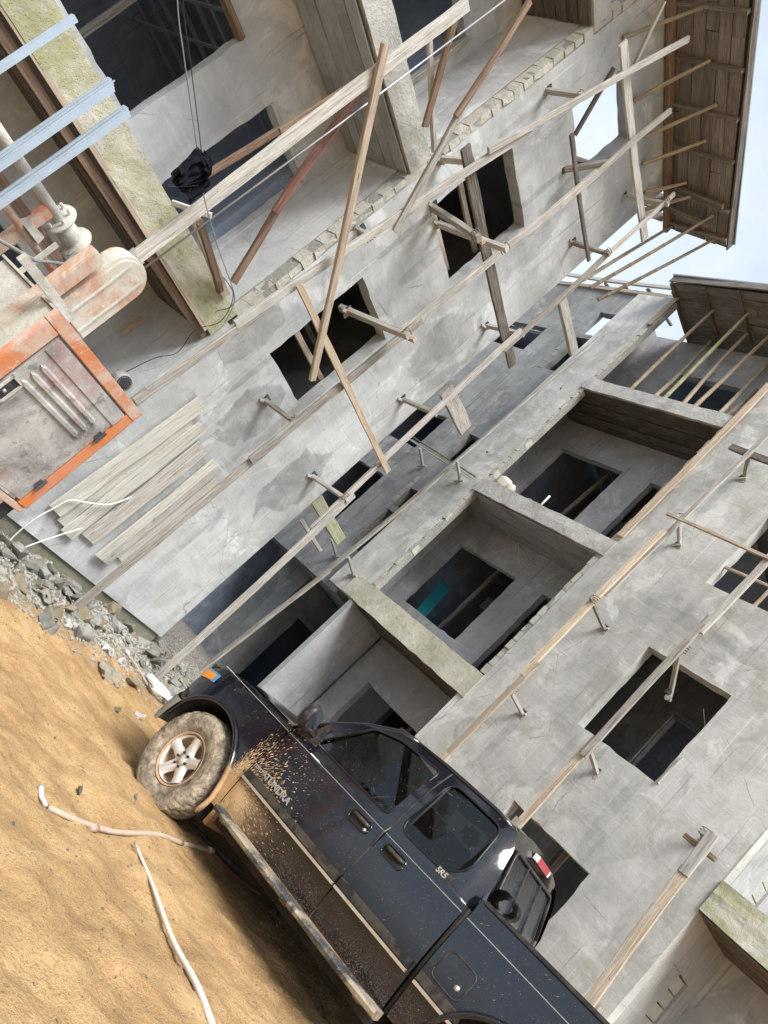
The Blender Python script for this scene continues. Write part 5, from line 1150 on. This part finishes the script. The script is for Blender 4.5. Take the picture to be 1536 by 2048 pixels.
for xh in (-1.58, -1.94):
    H = rounded([(xh - .10, 1.045), (xh + .10, 1.045), (xh + .10, 1.125), (xh - .10, 1.125)], .035)
    bm = bmesh.new(); P = [(p[0], ys(p[0], p[1]) + .004, p[1]) for p in H]; tube(bm, P + [P[0]], .007, 6); o = bm_obj('door_handle', bm, M['car_top'], TR, True)
    bm = bmesh.new(); bm.faces.new([bm.verts.new((p[0], ys(p[0], p[1]) + .003, p[1])) for p in H]); bm_obj('handle_cup', bm, M['under'], o)
    bm = bmesh.new(); tube(bm, [(xh - .085, .925, 1.10), (xh - .06, .942, 1.10), (xh + .06, .942, 1.10), (xh + .085, .925, 1.10)], .014, 8); bm_obj('handle_bar', bm, M['trim'], o, True)
    if xh > -1.8:
        bm = bmesh.new(); lathe(bm, [(0, .942), (.011, .942), (.012, .92)], 12, c=(xh - .075, 0, 1.065)); bm_obj('lock', bm, M['chrome'], o, True)
for s in (1, -1):
    bm = bmesh.new(); n = 26; prof = [(.97, .385), (1.045, .380), (1.085, .392), (1.095, .415), (1.08, .432), (.97, .438)]; R_ = []
    for i in range(n + 1):
        x = -.68 - 1.86 * i / n; e = min(i, n - i); sh = .03 * max(0, 1 - e / 2)
        R_.append([bm.verts.new((x, s * (y - sh), z + random.uniform(-.002, .002))) for y, z in prof])
    for i in range(n):
        for q in range(6): bm.faces.new((R_[i][q], R_[i][(q + 1) % 6], R_[i + 1][(q + 1) % 6], R_[i + 1][q]))
    bm.faces.new(R_[0]); bm.faces.new(R_[-1][::-1]); o = bm_obj('running_board', bm, M['mud_board'], TR)
    box('mud_ledge', -2.5, -.72, s * .93 if s > 0 else -.985, .985 if s > 0 else s * .93, .405, .432, M['mud_rust'], o, .006)
    for x in (-.8, -1.6, -2.4): box('bracket', x, x + .06, min(s * .8, s * .98), max(s * .8, s * .98), .36, .40, M['mud_rust'], o)
    box('mud_flap', -.64, -.60, min(s * .66, s * .93), max(s * .66, s * .93), .26, .52, M['mud_rust'], TR, .01)
def text(name, s_, x, z, size, y, m, parent, shear=0.0, bold=.0):
    c = bpy.data.curves.new(name, 'FONT'); c.body = s_; c.size = size; c.extrude = .004; c.shear = shear; c.offset = bold; c.space_character = 1.02
    t = bpy.data.objects.new(name + '_tmp', c); COL.objects.link(t); bpy.context.view_layer.update()
    me = bpy.data.meshes.new_from_object(t.evaluated_get(bpy.context.evaluated_depsgraph_get())); bpy.data.objects.remove(t); bpy.data.curves.remove(c)
    return link(name, me, m, parent, mat4=Matrix(((-1, 0, 0, x), (0, 0, 1, y), (0, 1, 0, z), (0, 0, 0, 1))))
text('maker_badge', 'TOYOTA', -.61, .795, .037, .962, M['chrome'], parts['door', 1], 0, .0012); text('model_badge', 'TUNDRA', -.765, .785, .075, .962, M['chrome'], parts['door', 1], 0, .0015)
SB = box('trim_badge_plate', -2.335, -2.20, gy_(1.24) - .006, gy_(1.24) + .006, 1.212, 1.262, M['trim'], TR); text('trim_badge', 'SR5', -2.205, 1.217, .054, gy_(1.24) + .009, M['chrome'], SB, .2, .001)
FD = rounded([(-2.60, .78), (-2.83, .78), (-2.84, .97), (-2.62, .97)], .05); bm = bmesh.new(); P = [(p[0], ys(p[0], p[1]) + .001, p[1]) for p in FD]; tube(bm, P + [P[0]], .005, 5); o = bm_obj('fuel_door', bm, M['trim'], TR, True)
bm = bmesh.new(); lathe(bm, [(0, .968), (.016, .967), (.018, .95)], 14, c=(-2.78, 0, .84)); bm_obj('fuel_lock', bm, M['chrome'], o, True)
# mirror
bm = bmesh.new(); bmesh.ops.create_icosphere(bm, subdivisions=3, radius=1)
for v in bm.verts: v.co = Vector((v.co.x * .075 + (-.735 if v.co.x > -.5 else -.755), v.co.y * .095 + 1.03, v.co.z * .115 + 1.345)) if v.co.x > -.55 else Vector((-.785, v.co.y * .095 * 1.05 + 1.03, v.co.z * .115 * 1.05 + 1.345))
MR = bm_obj('wing_mirror', bm, M['trim'], TR, True)
bm = bmesh.new(); H = rounded([(.955, 1.26), (1.105, 1.27), (1.10, 1.42), (.96, 1.43)], .05); bm.faces.new([bm.verts.new((-.792, p[0], p[1])) for p in H]); bm_obj('mirror_glass', bm, M['mirror_glass'], MR)
member('mirror_arm', (-.76, .86, 1.27), (-.755, .97, 1.30), .07, .06, M['trim'], MR, 0)
bm = bmesh.new(); tri = [(-.70, 1.205), (-.87, 1.215), (-.84, 1.40), (-.80, 1.41)]; bm.faces.new([bm.verts.new((p[0], gy_(p[1]) + .004, p[1])) for p in tri]); bm_obj('mirror_foot', bm, M['trim'], MR)
# cabin
for y in (.38, -.38):
    for x, h in ((-1.35, 1.0), ):
        bm = bmesh.new(); add_box(bm, x - .28, x + .25, y - .25, y + .25, .85, 1.02); add_box(bm, x - .42, x - .26, y - .25, y + .25, 1.0, 1.50); add_box(bm, x - .42, x - .32, y - .13, y + .13, 1.52, 1.66); bmesh.ops.bevel(bm, geom=bm.edges[:], offset=.035, segments=2, affect='EDGES'); bm_obj('seat', bm, M['seat'], TR, True)
box('rear_bench', -2.45, -2.2, -.7, .7, .9, 1.35, M['seat'], TR, 0, .04); box('dashboard', -.95, -.65, -.78, .78, 1.0, 1.22, M['under'], TR, 0, .04)
bm = bmesh.new(); tube(bm, [Vector((-1.0 - .07 * math.sin(t), .38 + .18 * math.cos(t), 1.22 + .17 * math.sin(t))) for t in [2 * math.pi * i / 24 for i in range(25)]], .014, 6); bm_obj('steering_wheel', bm, M['trim'], TR, True)
grid('sunshade', ln(4), ln(4), lambda u, v: Vector((-.86 - .28 * u, .55 - .25 * v, 1.36 + .19 * u + .03 * v)), M['seat_pale'], TR)
# bed
box('bed_floor', -4.7, -2.57, -.8, .8, .62, .70, M['under'], TR); box('bed_front', -2.60, -2.565, -.88, .88, .6, 1.27, M['car'], TR); box('tailgate', -4.74, -4.68, -.86, .86, .55, 1.28, M['car'], TR)
for s in (1, -1):
    box('bed_rail', -4.7, -2.57, min(s * .80, s * .893), max(s * .80, s * .893), 1.285, 1.312, M['trim'], TR, 0, .006); box('bed_inner', -4.7, -2.57, min(s * .78, s * .80), max(s * .78, s * .80), .7, 1.284, M['under'], TR)
# wheels
def tyre_mesh():
    bm = bmesh.new(); seg = 96; prof = [(.225, -.085), (.237, -.108), (.28, -.130), (.34, -.138), (.385, -.130), (.415, -.108), (.427, -.06), (.430, 0), (.427, .06), (.415, .108), (.385, .130), (.34, .138), (.28, .130), (.237, .108), (.225, .085)]
    rings = lathe(bm, prof, seg)
    for j, ring in enumerate(rings):
        for q, v in enumerate(ring):
            if 4 <= j <= 10:
                a = math.atan2(v.co.z, v.co.x); r = math.hypot(v.co.x, v.co.z); k_ = q % 4
                dr = (-.008 if (k_ == (0 if j % 2 else 2)) else .0) if j in (5, 6, 7, 8, 9) else (-.004 if k_ == 1 else 0)
                v.co.x, v.co.z = (r + dr) * math.cos(a), (r + dr) * math.sin(a)
            elif j in (2, 3, 11, 12): v.co.y += .003 * math.sin(q * .9)
    bmesh.ops.recalc_face_normals(bm, faces=bm.faces[:]); me = bpy.data.meshes.new('tyre'); bm.to_mesh(me); bm.free(); me.materials.append(M['tyre']); return me
def rim_meshes():
    bm = bmesh.new(); lathe(bm, [(.0, -.02), (.19, -.02), (.205, .03), (.212, .09), (.222, .108), (.232, .110), (.233, .095)], 48); a = bpy.data.meshes.new('rim_barrel'); bmesh.ops.recalc_face_normals(bm, faces=bm.faces[:]); bm.to_mesh(a); bm.free(); a.materials.append(M['rim_mud'])
    for p in a.polygons: p.use_smooth = True
    bm = bmesh.new(); lathe(bm, [(0, .088), (.03, .088), (.034, .080), (.075, .078), (.088, .06), (.088, .03)], 40)
    for i in range(5):
        t = 2 * math.pi * i / 5 + .2; c, s_ = math.cos(t), math.sin(t); n = Vector((-s_, 0, c)); d = Vector((c, 0, s_)); R_ = []
        for r, wd, y in ((.05, .060, .074), (.09, .052, .082), (.14, .043, .090), (.175, .046, .094), (.203, .060, .096)):
            R_.append([bm.verts.new(d * r + n * w_ * wd + Vector((0, y - dy, 0))) for w_, dy in ((-1, .03), (-.75, .0), (-.2, -.008), (.2, -.008), (.75, 0), (1, .03))])
        for q in range(4):
            for j in range(5): bm.faces.new((R_[q][j], R_[q][j + 1], R_[q + 1][j + 1], R_[q + 1][j]))
    lathe(bm, [(.196, .07), (.198, .094), (.204, .099)], 48)
    bmesh.ops.recalc_face_normals(bm, faces=bm.faces[:]); b = bpy.data.meshes.new('spokes'); bm.to_mesh(b); bm.free(); b.materials.append(M['alloy'])
    for p in b.polygons: p.use_smooth = True
    bm = bmesh.new()
    for i in range(6):
        t = 2 * math.pi * i / 6; lathe(bm, [(0, .10), (.008, .10), (.011, .094), (.011, .078)], 8, c=(.06 * math.cos(t), 0, .06 * math.sin(t)))
    c_ = bpy.data.meshes.new('lug_nuts'); bm.to_mesh(c_); bm.free(); c_.materials.append(M['under']); return a, b, c_
TY = tyre_mesh(); RA_, RS_, RN_ = rim_meshes()
for cx, s, steer in ((0, 1, -.06), (0, -1, -.06), (-3.26, 1, 0), (-3.26, -1, 0)):
    Mw = Matrix.Translation((cx, s * .81, .395)) @ Matrix.Rotation(steer + (0 if s > 0 else math.pi), 4, 'Z')
    wo = link('wheel', RA_, None, TR, mat4=Mw); link('tyre', TY, None, wo); link('spokes', RS_, None, wo); link('lug_nuts', RN_, None, wo)
# rolled strap on the bed rail
CO = thing('strap_coil', 'coil of black strap lying on the bed rail behind the cab', 'coil', mat4=TM @ Matrix.Translation((-2.64, .74, 1.295)) @ Matrix.Scale(.62, 4))
bm = bmesh.new(); pts = []
for i in range(90):
    t = i / 89 * 2 * math.pi * 4.2; r = .055 + .0125 * t / 6.28; pts.append((r * 1.6 * math.cos(t), 0.0, .12 + r * math.sin(t) * 1.15))
ribs = []
for p in pts: ribs.append([bm.verts.new((p[0], y, p[2])) for y in (-.09, .06)])
for i in range(len(ribs) - 1): bm.faces.new((ribs[i][0], ribs[i + 1][0], ribs[i + 1][1], ribs[i][1]))
bmesh.ops.solidify(bm, geom=bm.faces[:], thickness=.006); bm_obj('strap', bm, M['trim'], CO, True)
bm = bmesh.new(); tube(bm, [(.1, -.05, .1), (.14, -.06, 0), (.1, -.05, -.08)], .012, 6); bm_obj('strap_tail', bm, M['trim'], CO, True)
